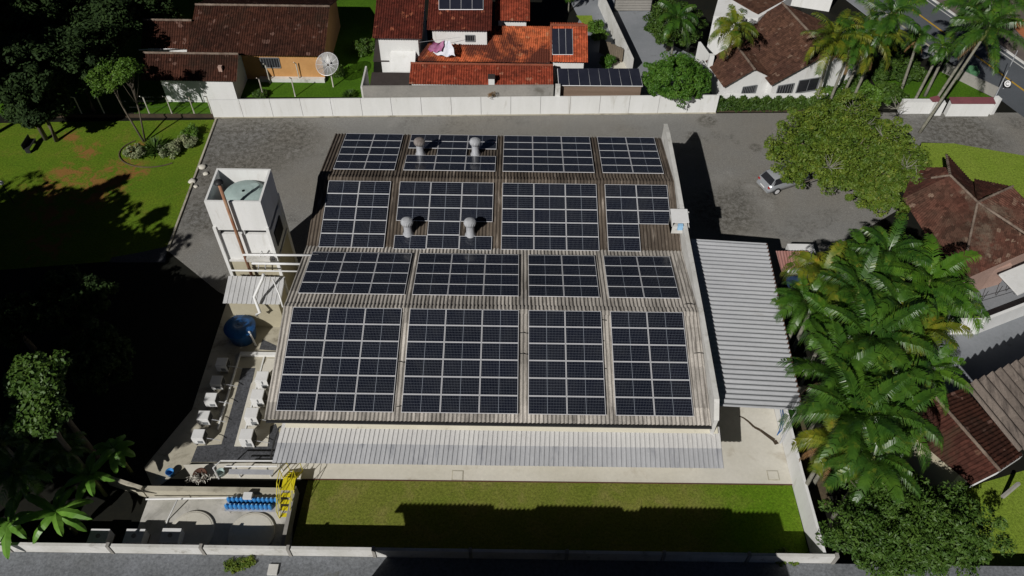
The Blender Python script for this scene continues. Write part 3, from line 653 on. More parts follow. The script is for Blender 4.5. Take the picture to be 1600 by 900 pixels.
# rear white wall (panels)
RW0, RW1 = P(335, 184), P(1118, 176.5)
t = Thing('boundary_wall', 'long white rear wall between the paved yard and the gardens', 'wall', RW0)
npan = 17; L_ = RW1-RW0
for i in range(npan):
    a = MB(); s0 = RW0+L_*(i/npan); s1 = RW0+L_*((i+1)/npan)-L_.normalized()*.03; a.wallseg(s0, s1, 0, 1.82, .14); t.part('panel', a, M['white'])
a = MB(); a.wallseg(RW0+V(0, -.02, 0), RW1+V(0, -.02, 0), 0, .12, .2); t.part('footing', a, M['concrete_old'])
# front low wall
t = Thing('boundary_wall', 'low pale wall along the gravel lane at the bottom edge', 'wall', (0, LY+.1, 0))
xs = [-40, -31.5, -26, -20.7, -15.9, -11.4, -7.0, -2, 3, 8, 12.4, 16.9]
for i in range(len(xs)-1):
    a = MB(); a.obox((xs[i]+.06, LY+.02, 0), (xs[i+1]-xs[i]-.2, 0, 0), (0, .16, 0), (0, 0, 1.86)); t.part('panel', a, M['white_worn'])
    a = MB(); a.obox((xs[i+1]-.12, LY-.03, 0), (.16, 0, 0), (0, .24, 0), (0, 0, 1.95)); t.part('pier', a, M['grey_wall'])
# left lawn back wall / fence
fb = [(62, 182), (95, 182), (130, 182), (165, 181.5), (235, 181), (270, 181), (305, 181), (332, 180.5)]
t = Thing('wire_fence', 'wire fence with bent grey concrete posts behind the left lawn', 'fence', P(200, 182))
for q in fb:
    b = P(*q); a = MB(); a.path([b, b+V(0, 0, 1.9), b+V(-.12, -.25, 2.15)], [.06, .055, .04], 6); t.part('post', a, M['concrete'])
for z in (.3, .9, 1.5, 1.9):
    a = MB(); a.tube(P(*fb[0])+V(0, 0, z), P(*fb[-1])+V(0, 0, z), .005, None, 4); t.part('wire', a, M['dark_metal'])
a = MB(); a.wallseg(P(62, 183), P(334, 183), 0, .3, .15); t.part('plinth', a, M['earth'])
# drying posts in neighbour garden
for (b, tp), lb_ in zip((((412, 152), (407.5, 125)), ((461.5, 151), (455.5, 122.5)), ((422, 130), (415.5, 104)), ((468.5, 127.5), (462, 99))), ('front left', 'front right', 'rear left', 'rear right')):
    q = P(*b); a = MB(); a.path([q, q+V(0, 0, 1.85), q+V(-.1, -.2, 2.1)], [.06, .055, .04], 6)
    single('line_post', a, M['concrete'], f'slim concrete post on the grass before the orange wall, {lb_} of four', 'post', q, 'posts in the neighbour garden')

# ------------------------------------------------------------------ outside building behind the viewer (casts the long shadow)
t = Thing('factory_building', 'building across the lane with a grey corrugated roof and three raised roof lights', 'building', (0, 3, 0))
fx0, fx1, fy, fh = -9.9, 9.9, 12.6, 7.1
a = MB(); a.obox((fx0+.3, -14, 0), (fx1-fx0-.6, 0, 0), (0, fy+14-.3, 0), (0, 0, fh-.2)); t.part('wall', a, M['beige'])
a = MB(); a.ribs((fx0, fy, fh), (fx1, fy, fh), (fx1, -14, fh+2.5), (fx0, -14, fh+2.5), .25, .05); t.part('roof', a, M['fibre_light'], smooth=True)
for (q0, q1) in ((622, 768), (835, 968), (996, 1138)):
    x0 = P(q0, 788).x-SX*fh; x1 = P(q1, 788).x-SX*fh
    a = MB(); a.ribs((x0, fy, fh+.2), (x1, fy, fh+.2), (x1-.1, 6, fh+1.5), (x0+.5, 6, fh+1.5), .25, .05); a.obox((x0, fy-.15, fh-.2), (x1-x0, 0, 0), (0, .1, 0), (0, 0, .38)); t.part('roof_light', a, M['fibre_light'])

# ================================================================== WATER TOWER
zt = 9.0; x0, x1, y0, y1 = -18.58, -15.2, 35.6, 38.62
t = Thing('water_tower', 'white square water tower with an open top beside the warehouse', 'water tower', ((x0+x1)/2, 37, 0))
a = MB(); th = .13; z0 = 6.6
a.obox((x0, y0, z0), (x1-x0, 0, 0), (0, th, 0), (0, 0, zt-z0)); a.obox((x0, y1-th, z0), (x1-x0, 0, 0), (0, th, 0), (0, 0, zt-z0))
a.obox((x0, y0+th, z0), (th, 0, 0), (0, y1-y0-2*th, 0), (0, 0, zt-z0)); a.obox((x1-th, y0+th, z0), (th, 0, 0), (0, y1-y0-2*th, 0), (0, 0, zt-z0))
a.obox((x0+th, y0+th, z0), (x1-x0-2*th, 0, 0), (0, y1-y0-2*th, 0), (0, 0, .15))
t.part('parapet_box', a, M['white'])
a = MB(); a.obox((x0+.06, y0+.1, 3.9), (x1-x0-.12, 0, 0), (0, y1-y0-.2, 0), (0, 0, 2.25)); t.part('middle_storey', a, M['white'])
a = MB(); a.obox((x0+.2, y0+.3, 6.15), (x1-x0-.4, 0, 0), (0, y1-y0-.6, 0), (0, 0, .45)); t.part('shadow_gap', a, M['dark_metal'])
for xx in (x0+.06, x0+(x1-x0)*.48, x1-.22):
    a = MB(); a.obox((xx, y0+.06, 6.15), (.16, 0, 0), (0, .2, 0), (0, 0, .45)); t.part('pier', a, M['white'])
for xx in (x0-.04, x1-.16):
    a = MB(); a.obox((xx, y0-.10, 0), (.2, 0, 0), (0, .18, 0), (0, 0, 6.9)); t.part('column', a, M['white'])
    a = MB(); a.obox((xx, y1-.1, 0), (.2, 0, 0), (0, .2, 0), (0, 0, 6.9)); t.part('column', a, M['white'])
a = MB(); a.obox((x0+.1, y0+.08, 0), (x1-x0-.16, 0, 0), (0, y1-y0-.16, 0), (0, 0, 3.75)); t.part('lower_storey', a, M['beige'])
a = MB(); a.obox((x0-.02, y0-.02, 3.75), (x1-x0+.04, 0, 0), (0, y1-y0+.04, 0), (0, 0, .15)); t.part('floor_slab', a, M['white_worn'])
a = MB(); a.obox((x1-.05, y0+.7, 4.5), (.06, 0, 0), (0, 1.6, 0), (0, 0, 1.2)); t.part('opening', a, M['dark_metal'])
tc = V((x0+x1)/2+.25, (y0+y1)/2-.1, z0+.15)
t2 = Thing('water_tank', 'round pale green water tank inside the top of the tower', 'water tank', tc)
a = MB(); a.smooth = True; a.lathe(tc, [(1.18, 0), (1.28, 1.45), (1.33, 1.53)], 36); t2.part('body', a, M['tank_green'])
a = MB(); a.smooth = True; a.lathe(tc+V(0, 0, 1.535), [(1.33, 0), (1.25, .10), (.5, .30), (.42, .28), (.1, .33)], 36, False); t2.part('lid', a, M['tank_green'])
for dx, dy, r in ((-.45, .35, .3), (.5, .45, .42)):
    a = MB(); a.lathe(tc+V(dx, dy, 1.63), [(r, 0), (r, .12), (r*.9, .14), (.02, .16)], 24); t2.part('hatch', a, M['tank_green'])
pb = PY(395, 435, y0-.25); pt = PY(341, 284, y0-.25)
t3 = Thing('rusty_pipe', 'tall rusty vent pipe with dark cap in front of the water tower', 'pipe', pb)
a = MB(); a.smooth = True; a.tube(pb, pt-V(0, 0, .1), .10, .10, 12); t3.part('pipe', a, M['rust'])
a = MB(); a.smooth = True; a.lathe(pt-V(0, 0, .12), [(.11, 0), (.27, .04), (.25, .12), (.05, .22)], 16); t3.part('cap', a, M['dark_metal'])
a = MB(); a.lathe(pb-V(0, 0, .05), [(.25, 0), (.2, .06), (.12, .1)], 12); t3.part('flange', a, M['rust'])
# shed below the tower
sA, sB, sC, sD = P(348, 474, 2.7), P(438, 476, 2.7), P(446, 433, 3.0), P(357, 431, 3.0)
t = Thing('small_shed', 'small shed with a white ribbed metal roof at the foot of the water tower', 'shed', P(395, 470))
a = MB(); a.ribs(sA, sB, sC, sD, .3, .035, 'trap'); t.part('roof', a, M['shed_roof'])
a = MB(); a.obox(V(sA.x+.25, sA.y+.25, 0), V(sB.x-sA.x-.5, 0, 0), (0, 1.7, 0), (0, 0, 2.6)); t.part('wall', a, M['beige'])
# white pipes
def pipe(pts, r, lab, mat='white_metal', group='white pipes by the water tower', name='water_pipe'):
    a = MB(); a.smooth = True; a.path(pts, r, 10); return single(name, a, M[mat], lab, 'pipe', pts[0], group)
yy = y0-.35
pipe([V(-17.2, yy, 4.75), V(-12.4, yy+.05, 4.75)], .075, 'upper white pipe crossing from tower to warehouse roof')
pipe([V(-16.6, yy-.45, 4.45), V(-12.7, yy-.45, 4.45)], .075, 'middle white pipe crossing from tower to warehouse roof')
pipe([V(-17.9, yy-.85, 4.2), V(-12.9, yy-.85, 4.2)], .055, 'lower thin white pipe crossing from tower to warehouse wall')
pipe([P(412, 428, 4.4), P(410, 436, 4.1), P(397, 464, 3.4), P(406, 488, 2.4), P(401, 492, 2.1)], .10, 'thick bent white pipe running down over the shed roof')
pipe([P(426, 436, 3.7), P(437, 462, 3.1), P(442, 480, 2.6)], .05, 'thin white pipe at the right end of the shed roof')
pipe([PY(403, 426, yy), PY(406, 398, yy), PY(409, 392, yy), PY(414, 404, yy), PY(415, 424, yy)], .035, 'looped white hose pipe on the tower front')
a = MB(); a.obox(V(-17, yy-.2, 4.3), (1.5, 0, 0), (0, .25, 0), (0, 0, .3)); single('valve_box', a, M['white_worn'], 'small white valve box among the pipes at the tower', 'valve box')
# blue tanks
tp = P(384, 520, 0); tp = V(-17.6, 32.3, 0)
t = Thing('blue_tank', 'large round blue plastic water tank on the ground beside the shed', 'water tank', tp)
a = MB(); a.smooth = True; a.lathe(tp, [(.80, 0), (.98, 1.1), (1.02, 1.15)], 32); t.part('body', a, M['blue_tank'])
a = MB(); a.smooth = True; a.lathe(tp+V(0, 0, 1.155), [(1.02, 0), (.95, .08), (.35, .25), (.3, .22), (.05, .24)], 32, False); t.part('lid', a, M['blue_tank'])
pipe([P(389, 518, 1.3), P(400, 540, .05)], .07, 'short white pipe leaning out of the blue tank')
# red cabinet things
a = MB(); c = P(428, 487, 1.0); a.box(c.x, c.y, 0, .55, .35, 1.2, .5); single('gas_cabinet', a, M['rust'], 'small dark red cabinet by the warehouse corner near the pipes', 'cabinet')

# ================================================================== AIR CONDITIONERS
def acunit(q, big, lab, zb=.3):
    p = P(*q, zb); s = 1.0 if not big else 1.0
    t = Thing('air_conditioner', lab, 'air conditioner', p, 'outdoor air conditioner units')
    w, d, h = (.68, .62, .6) if not big else (.74, .72, .85)
    a = MB(); a.box(p.x, p.y, p.z, w, d, h); t.part('casing', a, M['white_metal'])
    a = MB(); a.box(p.x+(w/2+.012), p.y, p.z+.06, .02, d*.86, h*.85); t.part('fan_grille', a, M['dark_metal'])
    a = MB(); a.box(p.x+.1, p.y-d/2-.012, p.z+.08, w*.42, .02, h*.4); t.part('coil', a, M['grille'])
    a = MB(); a.box(p.x, p.y, p.z+h+.002, w*.96, d*.95, .012); t.part('top_cover', a, M['white_metal'])
    for sx in (-1, 1):
        a = MB(); a.box(p.x+sx*(w/2-.08), p.y, p.z-zb+.0, .07, d*.9, zb); t.part('foot', a, M['grey_wall'])
    a = MB(); a.path([(p.x+w/2, p.y-.1, p.z+.3), (p.x+w/2+.35, p.y-.12, p.z+.25), (p.x+w/2+.85, p.y-.1, p.z+.05)], .018, 5); t.part('pipe', a, M['steel'])
    if big:
        a = MB(); a.obox((p.x+.02, p.y-d/2-.03, p.z+.5), (.06, 0, 0), (0, .03, 0), (0, 0, .3)); t.part('handle', a, M['grille'])
names = ['farthest', 'second farthest', 'middle', 'second nearest', 'nearest']
for q, n_ in zip(((350, 574), (342, 602), (333, 629), (322, 657), (314, 686)), names): acunit(q, False, f'white air conditioner unit, {n_} of the left row on the service pad')
names = ['farthest', 'second farthest', 'second nearest', 'nearest']
for q, n_ in zip(((414, 600), (407, 628), (398, 657), (390, 690)), names): acunit(q, True, f'larger white air conditioner unit, {n_} of the row beside the warehouse', .25)
a = MB(); kx = [P(432, 556, 0), P(376, 555, 0), P(341, 672, 0)]
a.wallseg(kx[1], kx[0], 0, .22, .26); a.wallseg(kx[1], kx[2], 0, .18, .09); a.wallseg(P(413, 560), P(378, 697), 0, .15, .08)
single('service_kerb', a, M['white'], 'white painted kerb frame round the air conditioner pad', 'kerb')
a = MB(); q = [P(*v, .09) for v in ((418, 560), (436, 560), (418, 697), (366, 697), (392, 600))]; a.slab(q, .06); 
struct('plinth_pad', a, M['concrete'])

# ================================================================== BASIN AREA
bz = .0
sheet('basin_floor', [(235, 770), (462, 770), (452, 895), (190, 895)], M['pit'], .03)
bx0, bx1 = P(230, 775).x-1, -11.95
t = Thing('basin_wall', 'weathered concrete wall round the sunken basin beside the lawn', 'wall', (-16, 21.5, 0))
a = MB(); a.obox((bx0+.6, 20.95, 0), (bx1-bx0-.6, 0, 0), (0, .28, 0), (0, 0, .75)); t.part('rear_wall', a, M['concrete_old'])
a = MB(); a.obox((bx1-.18, 17.5, 0), (.2, 0, 0), (0, 3.75, 0), (0, 0, .95)); t.part('side_wall', a, M['grey_wall'])
a = MB(); a.obox((bx0-1.3, 21.6, 0), (2.3, -.7, 0), (.05, .18, 0), (0, 0, 1.0)); t.part('wing_wall', a, M['concrete_old'])
for (q, r, lab) in (((298, 832), 1.25, 'round pale tank lid in the basin, left of two'), ((393, 834), 1.25, 'round pale tank lid in the basin, right of two')):
    p = P(*q, .1); t = Thing('tank_lid', lab, 'tank lid', (p.x, p.y, .03), 'round tank lids in the basin')
    a = MB(); a.smooth = False; a.lathe((p.x, p.y, .034), [(r, 0), (r, .10), (r*.97, .12)], 40); t.part('rim', a, M['concrete'])
    a = MB(); a.lathe((p.x, p.y, .155), [(r*.94, 0), (r*.9, .02), (.1, .06)], 40); t.part('cover', a, M['concrete'])
pipe([P(228, 780, .5), P(368, 778, .5), P(370, 773, .6)], .05, 'long thin white pipe along the basin rear wall', group='basin pipes')
pipe([P(277, 781, .8), P(262, 812, .1), P(250, 850, .05)], .035, 'thin pale pipe sloping across the basin floor', group='basin pipes')
for q, lab in (((161, 850), 'pale plastic tank against the lane wall, leftmost of three'), ((216, 850), 'pale plastic tank against the lane wall, middle of three'), ((272, 849), 'pale plastic tank against the lane wall, rightmost of three')):
    p = P(*q, .03); t = Thing('liquid_tank', lab, 'plastic tank', p, 'plastic tanks by the lane wall')
    a = MB(); a.box(p.x, p.y+.1, .1, 1.0, .8, .72); t.part('body', a, M['white_metal'])
    a = MB()
    for i in range(5): a.box(p.x-.5+i*.25, p.y-.32, .1, .03, .03, .74)
    for z in (.3, .6): a.box(p.x, p.y-.33, z, 1.04, .03, .03)
    t.part('cage', a, M['steel']); a = MB(); a.lathe((p.x, p.y+.1, .82), [(.12, 0), (.12, .05)], 14); t.part('lid', a, M['grey_wall'])
    a = MB(); a.box(p.x, p.y+.1, .0+.03, 1.05, .85, .07); t.part('pallet', a, M['wood'])
# bottle rack and jugs
r0 = P(352, 797, .45); r1 = P(434, 798, .45)
t = Thing('bottle_rack', 'low steel rack under the rows of blue water bottles', 'rack', (r0.x, r0.y, 0))
a = MB(); a.obox(V(r0.x-.05, r0.y-.05, .40), (r1.x-r0.x+.1, 0, 0), (0, .85, 0), (0, 0, .04)); t.part('shelf', a, M['steel'])
for dx in (.15, (r1.x-r0.x)-.15):
    for dy in (.05, .7):
        a = MB(); a.tube((r0.x+dx, r0.y+dy, .03), (r0.x+dx, r0.y+dy, .40), .02, None, 6); t.part('leg', a, M['steel'])
jm = MB(); jm.smooth = True; jm.lathe((0, 0, 0), [(.125, 0), (.135, .03), (.13, .12), (.135, .15), (.13, .25), (.12, .31), (.05, .38), (.03, .40), (.03, .43)], 14); jug_me = mesh_from('bottle', jm); jug_me.materials.append(M['blue_jug'])
jc = MB(); jc.lathe((0, 0, .432), [(.034, 0), (.034, .03)], 10); jcap_me = mesh_from('cap', jc); jcap_me.materials.append(M['cap_blue'])
nth = ['first', 'second', 'third', 'fourth', 'fifth', 'sixth', 'seventh', 'eighth', 'ninth', 'tenth', 'eleventh', 'twelfth']
for row in range(2):
    nj = 11 if row == 0 else 12; step = (r1.x-r0.x-.2)/11.3
    for i in range(nj):
        e = D.objects.new('water_bottle', None); C.objects.link(e); e.location = (r0.x+.1+i*step+row*.02, r0.y+.15+row*.40, .442); e.rotation_euler = (0, 0, i)
        e['label'] = f"blue water bottle, {nth[i]} from the left in the {'front' if row == 0 else 'back'} row"; e['category'] = 'water bottle'; e['group'] = 'blue water bottles on the rack'
        body_ = link_mesh('bottle', jug_me, None, e); link_mesh('cap', jcap_me, None, e)
p = V(r0.x+1.25, r0.y+.58, .92); a = MB(); a.box(p.x, p.y, p.z, .48, .36, .2); single('foam_box', a, M['white_metal'], 'small white box lying on top of the blue bottles', 'box')
# yellow stile stair
t = Thing('yellow_stairs', 'bright yellow steel stairs with handrails climbing over the basin wall', 'stairs', P(450, 790))
sx0, sx1 = P(434, 780, .9).x, P(458, 780, .9).x; ty = 20.95; ptz = 1.0
a = MB(); a.obox((sx0+.1, ty, ptz), (sx1-sx0-.15, 0, 0), (0, .75, 0), (0, 0, .04)); t.part('platform', a, M['yellow'])
for i in range(4):
    a = MB(); a.obox((sx0+.1, ty-.28*(i+1), ptz-.25*(i+1)), (sx1-sx0-.15, 0, 0), (0, .23, 0), (0, 0, .035)); t.part('tread', a, M['yellow'])
for i in range(4):
    a = MB(); a.obox((sx0+.1, ty+.78+.26*i, ptz-.25*(i+1)), (sx1-sx0-.15, 0, 0), (0, .22, 0), (0, 0, .035)); t.part('tread', a, M['terracotta'] if i > 2 else M['yellow'])
for x in (sx0+.06, sx1-.03):
    a = MB(); a.obox((x, ty-1.25, 0), (.03, 0, 0), (0, .12, 0), (0, 1.25, 1.1)); a.obox((x, ty+.75, ptz-.02), (.03, 0, 0), (0, .12, 0), (0, 1.05, -1.05)); t.part('stringer', a, M['yellow'])
    a = MB(); a.path([(x, ty-1.2, .9), (x, ty, ptz+.9), (x, ty+.75, ptz+.9), (x, ty+1.75, .95)], .022, 6)
    a.path([(x, ty-1.2, .5), (x, ty, ptz+.45), (x, ty+.75, ptz+.45), (x, ty+1.75, .5)], .016, 6)
    for (yy_, z0_, z1_) in ((ty-1.2, 0, .9), (ty-.6, .6, 1.48), (ty, ptz, ptz+.9), (ty+.75, ptz, ptz+.9), (ty+1.75, 0, .95)): a.tube((x, yy_, z0_), (x, yy_, z1_), .02, None, 6)
    t.part('handrail', a, M['yellow'])
# white railing frame and other service bits
t = Thing('steel_frame', 'white steel bench frame with posts at the end of the gravel pad', 'steel frame', P(380, 750))
fa, fb_ = P(345, 720, 1.3), P(435, 720, 1.3)
a = MB(); a.path([P(333, 731, 1.3), fa, fb_, fb_+V(0, -.35, 0), fa+V(.3, -.35, 0)], .045, 6); t.part('top_rail', a, M['white_metal'])
for q in (P(333, 731, 1.3), fa+V(.9, -.35, 0), fb_+V(-.6, -.35, 0), fb_): 
    a = MB(); a.tube(q, V(q.x, q.y, .05), .045, None, 6); t.part('post', a, M['white_metal'])
a = MB(); a.obox(fa+V(.6, -.8, -.05), (2.5, 0, 0), (0, .3, 0), (0, 0, .04)); t.part('plank', a, M['steel'])
p = P(316, 747); t = Thing('wicker_basket', 'rust brown round basket with straw at the basin edge', 'basket', p)
a = MB(); a.smooth = True; a.lathe(p, [(.25, 0), (.38, .3), (.40, .5), (.34, .52), (.2, .1)], 20); t.part('basket', a, M['terracotta'])
pv, qv = leaves(rng.normal(size=(160, 3))*[.3, .15, .08]+[0, -.3, .55], rng.normal(size=(160, 3)), .14, .12); o = link_mesh('straw', np_mesh('straw', pv, qv), M['concrete'], t.e)
for q, c_, lab in (((268, 742), 'cap_blue', 'bright blue bucket in the dark corner by the service yard'), ((347, 742), 'tank_green', 'grey blue bucket under the white steel frame')):
    p = P(*q); a = MB(); a.smooth = True; a.lathe(p, [(.17, 0), (.23, .38), (.24, .4), (.21, .38), (.16, .05)], 18); single('bucket', a, M['blue_jug'] if c_ == 'cap_blue' else M[c_], lab, 'bucket', p, 'buckets')
# lamp/downpipe bits by lean-to left
a = MB(); a.smooth = True; a.path([P(423, 715, 1.4), P(428, 690, 2.6), P(436, 668, 3.4), P(462, 655, 3.9)], .05, 8); single('drain_pipe', a, M['dark_metal'], 'dark drain pipe bending up at the left end of the awning', 'pipe')
# lane lid
p = P(427, 891, LZ); a = MB(); a.box(p.x, p.y, LZ, .5, .55, .12); single('concrete_block', a, M['white_worn'], 'small pale block lying on the gravel lane', 'block', p)
for q, r, sd, lb_ in (((368, 884), .55, 101, 'patch of weeds growing on the gravel lane near the pale block'), ((388, 879), .35, 102, 'small weed tuft on the gravel lane beside the larger patch'), ((1226, 872), .7, 103, 'weeds at the foot of the low wall by the leafy tree')):
    p = P(*q, LZ); tree('weed_patch', lb_, (p.x, p.y, LZ+.05), (r, r*.7, .12), M['leaf_olive'], 40, 40, .14, .05, seed=sd, group='weeds on the lane', trunk_r=.01, cat='weeds', ground=LZ, nlimb=3)
# loose stones at the lawn kerb
for i, (q, r) in enumerate((((316, 262), .32), ((322, 272), .22), ((301, 284), .30), ((306, 292), .2))):
    p = P(*q); a = MB(); g = random.Random(i); a.smooth = True; a.lathe(p, [(r*.8, 0), (r, r*.3), (r*.75, r*.55), (r*.2, r*.65)], 9)
    a.v = [(x+g.uniform(-.05, .05), y+g.uniform(-.05, .05), z) for x, y, z in a.v]
    single('stone', a, M['concrete'], ['pale boulder on the lawn kerb, topmost of four', 'small pale stone just below the topmost boulder at the kerb', 'pale boulder on the lawn kerb, lower of the large two', 'lowest small pale stone at the lawn kerb'][i], 'stone', p, 'stones at the lawn kerb')

# ================================================================== HOUSES
def sheet_roof(t, A, B, Cc, Dd, mat, label=None, name='roof', pitch=.21, amp=.045, course=.36):
    mb = MB(); A, B, Cc, Dd = map(Vector, (A, B, Cc, Dd)); n = max(2, int((Dd-A).length/course))
    mb.ribs(A, B, Cc, Dd, pitch, amp, 'tile', courses=n); o = t.part(name, mb, M[mat], label=label)
    # eave/verge board underneath
    return o
def caps(t, a, b, mat, r=.11, parent=None):
    mb = MB(); a, b = Vector(a), Vector(b); n = max(2, int((b-a).length/.38)); d = (b-a)/n
    for i in range(n): mb.path([a+d*i, a+d*(i+1.04)], [r, r*.8], 8)
    return t.part('ridge_caps', mb, M[mat], parent)
def gable(t, Rf, Rb, E, zr, ze, tile, wall, ridge, over=.45, right=True, wname='wall', base=0, far_w=None):
    """ridge front/back points, one eave corner; returns frame"""
    d = (Rb-Rf); d.z = 0; L = d.length; d.normalize(); n = V(-d.y, d.x, 0); w = (E-Rf).dot(n); sgn = 1 if w > 0 else -1; w = abs(w); nn = n*sgn
    wf = far_w or w
    top_f, top_b = V(Rf.x, Rf.y, zr), V(Rb.x, Rb.y, zr)
    ef, eb = top_f+nn*w+V(0, 0, ze-zr), top_b+nn*w+V(0, 0, ze-zr)
    zf_ = zr-(zr-ze)*wf/w
    gf, gb = top_f-nn*wf+V(0, 0, zf_-zr), top_b-nn*wf+V(0, 0, zf_-zr)
    r1 = sheet_roof(t, ef, eb, top_b, top_f, tile); r2 = sheet_roof(t, gf, gb, top_b, top_f, tile)
    caps(t, top_f+V(0, 0, .05), top_b+V(0, 0, .05), ridge, parent=r1)
    # walls
    mb = MB(); k = over; i0, i1 = d*k, -d*k
    q = [ef-nn*k+i0, gf+nn*k+i0, gb+nn*k+i1, eb-nn*k+i1]
    s_ = (zr-ze)/w; zw = ze+k*s_-.1
    lo = [V(a_.x, a_.y, base) for a_ in q]; hi = [V(q[0].x, q[0].y, zw), V(q[1].x, q[1].y, zf_+k*s_-.1), V(q[2].x, q[2].y, zf_+k*s_-.1), V(q[3].x, q[3].y, zw)]
    pk = [top_f+i0-V(0, 0, .1), top_b+i1-V(0, 0, .1)]
    mb.add(lo+hi+pk, [(0, 1, 5, 8, 4), (2, 3, 7, 9, 6), (1, 2, 6, 5), (3, 0, 4, 7), (4, 8, 9, 7), (5, 6, 9, 8)])
    wo = t.part(wname, mb, M[wall])
    return dict(d=d, n=nn, w=w, ef=ef, eb=eb, gf=gf, gb=gb, q=q, L=L, wall=wo, top_f=top_f, top_b=top_b)
def window(t, c, along, up, w, h, out, mat='window', bars=4, parent=None, name='window'):
    """c centre on the wall"""
    c = Vector(c); al = Vector(along).normalized(); o = Vector(out).normalized(); up = V(0, 0, 1)
    a = MB(); f = .06
    for s in (-1, 1):
        a.obox(c+al*(s*w/2-f/2)-up*(h/2)+o*.0, al*f, up*h, o*.06); a.obox(c-al*w/2+up*(s*h/2-f/2), al*w, up*f, o*.055)
    fr_ = t.part(name, a, M['grille'])
    g = MB(); g.obox(c-al*(w/2-f)-up*(h/2-f), al*(w-2*f), up*(h-2*f), o*.02); t.part('pane', g, M[mat], fr_)
    if bars:
        b = MB()
        for i in range(bars): b.obox(c-al*(w/2)+al*(w*(i+1)/(bars+1))-up*(h/2), al*.025, up*h, o*.045)
        t.part('bars', b, M['grille'], fr_)
    return fr_

# --- house A : brown roofs, orange front
t = Thing('house', 'long low house with dark brown tiled roof and an orange front wall', 'house', P(400, 100))
zrA, zeA = 4.6, 2.75
# right main block ridge along x
yr = P(400, 9, zrA).y; ye = P(400, 87, zeA).y
xl, xm, xr = P(297, 40, 4).x, P(297, 40, 4).x, P(511, 40, 4).x
xll = P(218, 50, 3.8).x
o = sheet_roof(t, (xm, ye, zeA), (xr, ye, zeA), (xr, yr, zrA), (xm, yr, zrA), 'tile_brown', 'large dark brown tiled slope')
yb_ = 2*yr-ye
o2 = sheet_roof(t, (xm, yb_, zeA), (xr, yb_, zeA), (xr, yr, zrA), (xm, yr, zrA), 'tile_brown')
caps(t, (xm, yr, zrA+.05), (xr, yr, zrA+.05), 'ridge_lime', parent=o)
a = MB(); a.add([(xm+.1, ye+.5, 0), (xr-.4, ye+.5, 0), (xr-.4, yb_-.5, 0), (xm+.1, yb_-.5, 0), (xm+.1, ye+.5, zeA+.1), (xr-.4, ye+.5, zeA+.1), (xr-.4, yb_-.5, zeA+.1), (xm+.1, yb_-.5, zeA+.1), (xm+.1, yr, zrA-.1), (xr-.4, yr, zrA-.1)],
      [(0, 1, 5, 4), (2, 3, 7, 6), (1, 2, 6, 9, 5), (3, 0, 4, 8, 7), (4, 5, 9, 8), (6, 7, 8, 9)]); t.part('wall', a, M['orange_wall'])
a = MB(); x_0 = P(405, 100, 1.2).x; a.box((x_0+xr-.4)/2, ye+.35, 0, xr-.4-x_0, .5, .35); t.part('plinth', a, M['white_worn'])
window(t, V(P(424, 95, 1.7).x, ye+.49, 1.75), (1, 0, 0), None, 1.6, 1.0, (0, -1, 0), bars=6)
# left lower block
zr2, ze2 = 4.1, 2.7
yr2 = P(260, 32, zr2).y; ye2 = P(260, 76, ze2).y
o = sheet_roof(t, (xll, ye2, ze2), (xm, ye2, ze2), (xm, yr2, zr2), (xll, yr2, zr2), 'tile_brown', 'lower left tiled slope')
o2 = sheet_roof(t, (xll, 2*yr2-ye2, ze2), (xm, 2*yr2-ye2, ze2), (xm, yr2, zr2), (xll, yr2, zr2), 'tile_brown')
caps(t, (xll, yr2, zr2+.05), (xm, yr2, zr2+.05), 'ridge_lime', parent=o)
a = MB(); a.obox((xll+.4, ye2+.4, 0), (xm-xll-.4, 0, 0), (0, 2*(yr2-ye2)-.8, 0), (0, 0, ze2)); t.part('wall', a, M['white'])
a = MB(); a.path([P(217, 78, 2.65), P(290, 75, 2.65)], .06, 6); t.part('gutter', a, M['white_metal'])
# --- shed A2
t = Thing('outbuilding', 'small outbuilding with brown tiled roof and white walls by the fence', 'outbuilding', P(300, 140))
zr3, ze3 = 3.6, 2.3; ya = P(300, 84, zr3).y; yc = P(300, 127, ze3).y; xa, xb = P(221, 105, 3).x, P(371, 105, 3).x
o = sheet_roof(t, (xa, yc, ze3), (xb, yc, ze3), (xb, ya, zr3), (xa, ya, zr3), 'tile_brown'); caps(t, (xa, ya, zr3+.05), (xb, ya, zr3+.05), 'ridge_lime', parent=o)
sheet_roof(t, (xa, 2*ya-yc, ze3), (xb, 2*ya-yc, ze3), (xb, ya, zr3), (xa, ya, zr3), 'tile_brown')
xw0, xw1 = xa+1.5, xb-.45
a = MB(); yw = yc+.25; ybk = 2*ya-yc-.3
a.add([(xw0, yw, 0), (xw1, yw, 0), (xw1, ybk, 0), (xw0, ybk, 0), (xw0, yw, ze3+.05), (xw1, yw, ze3+.05), (xw1, ybk, ze3+.05), (xw0, ybk, ze3+.05), (xw0, ya, zr3-.1), (xw1, ya, zr3-.1)],
      [(0, 1, 5, 4), (2, 3, 7, 6), (1, 2, 6, 9, 5), (3, 0, 4, 8, 7), (4, 5, 9, 8), (6, 7, 8, 9)]); t.part('wall', a, M['white'])
q = P(346, 112, 2.7); a = MB(); a.box(q.x, q.y, 2.6, .3, .3, .65); t.part('chimney', a, M['pink_wall'])

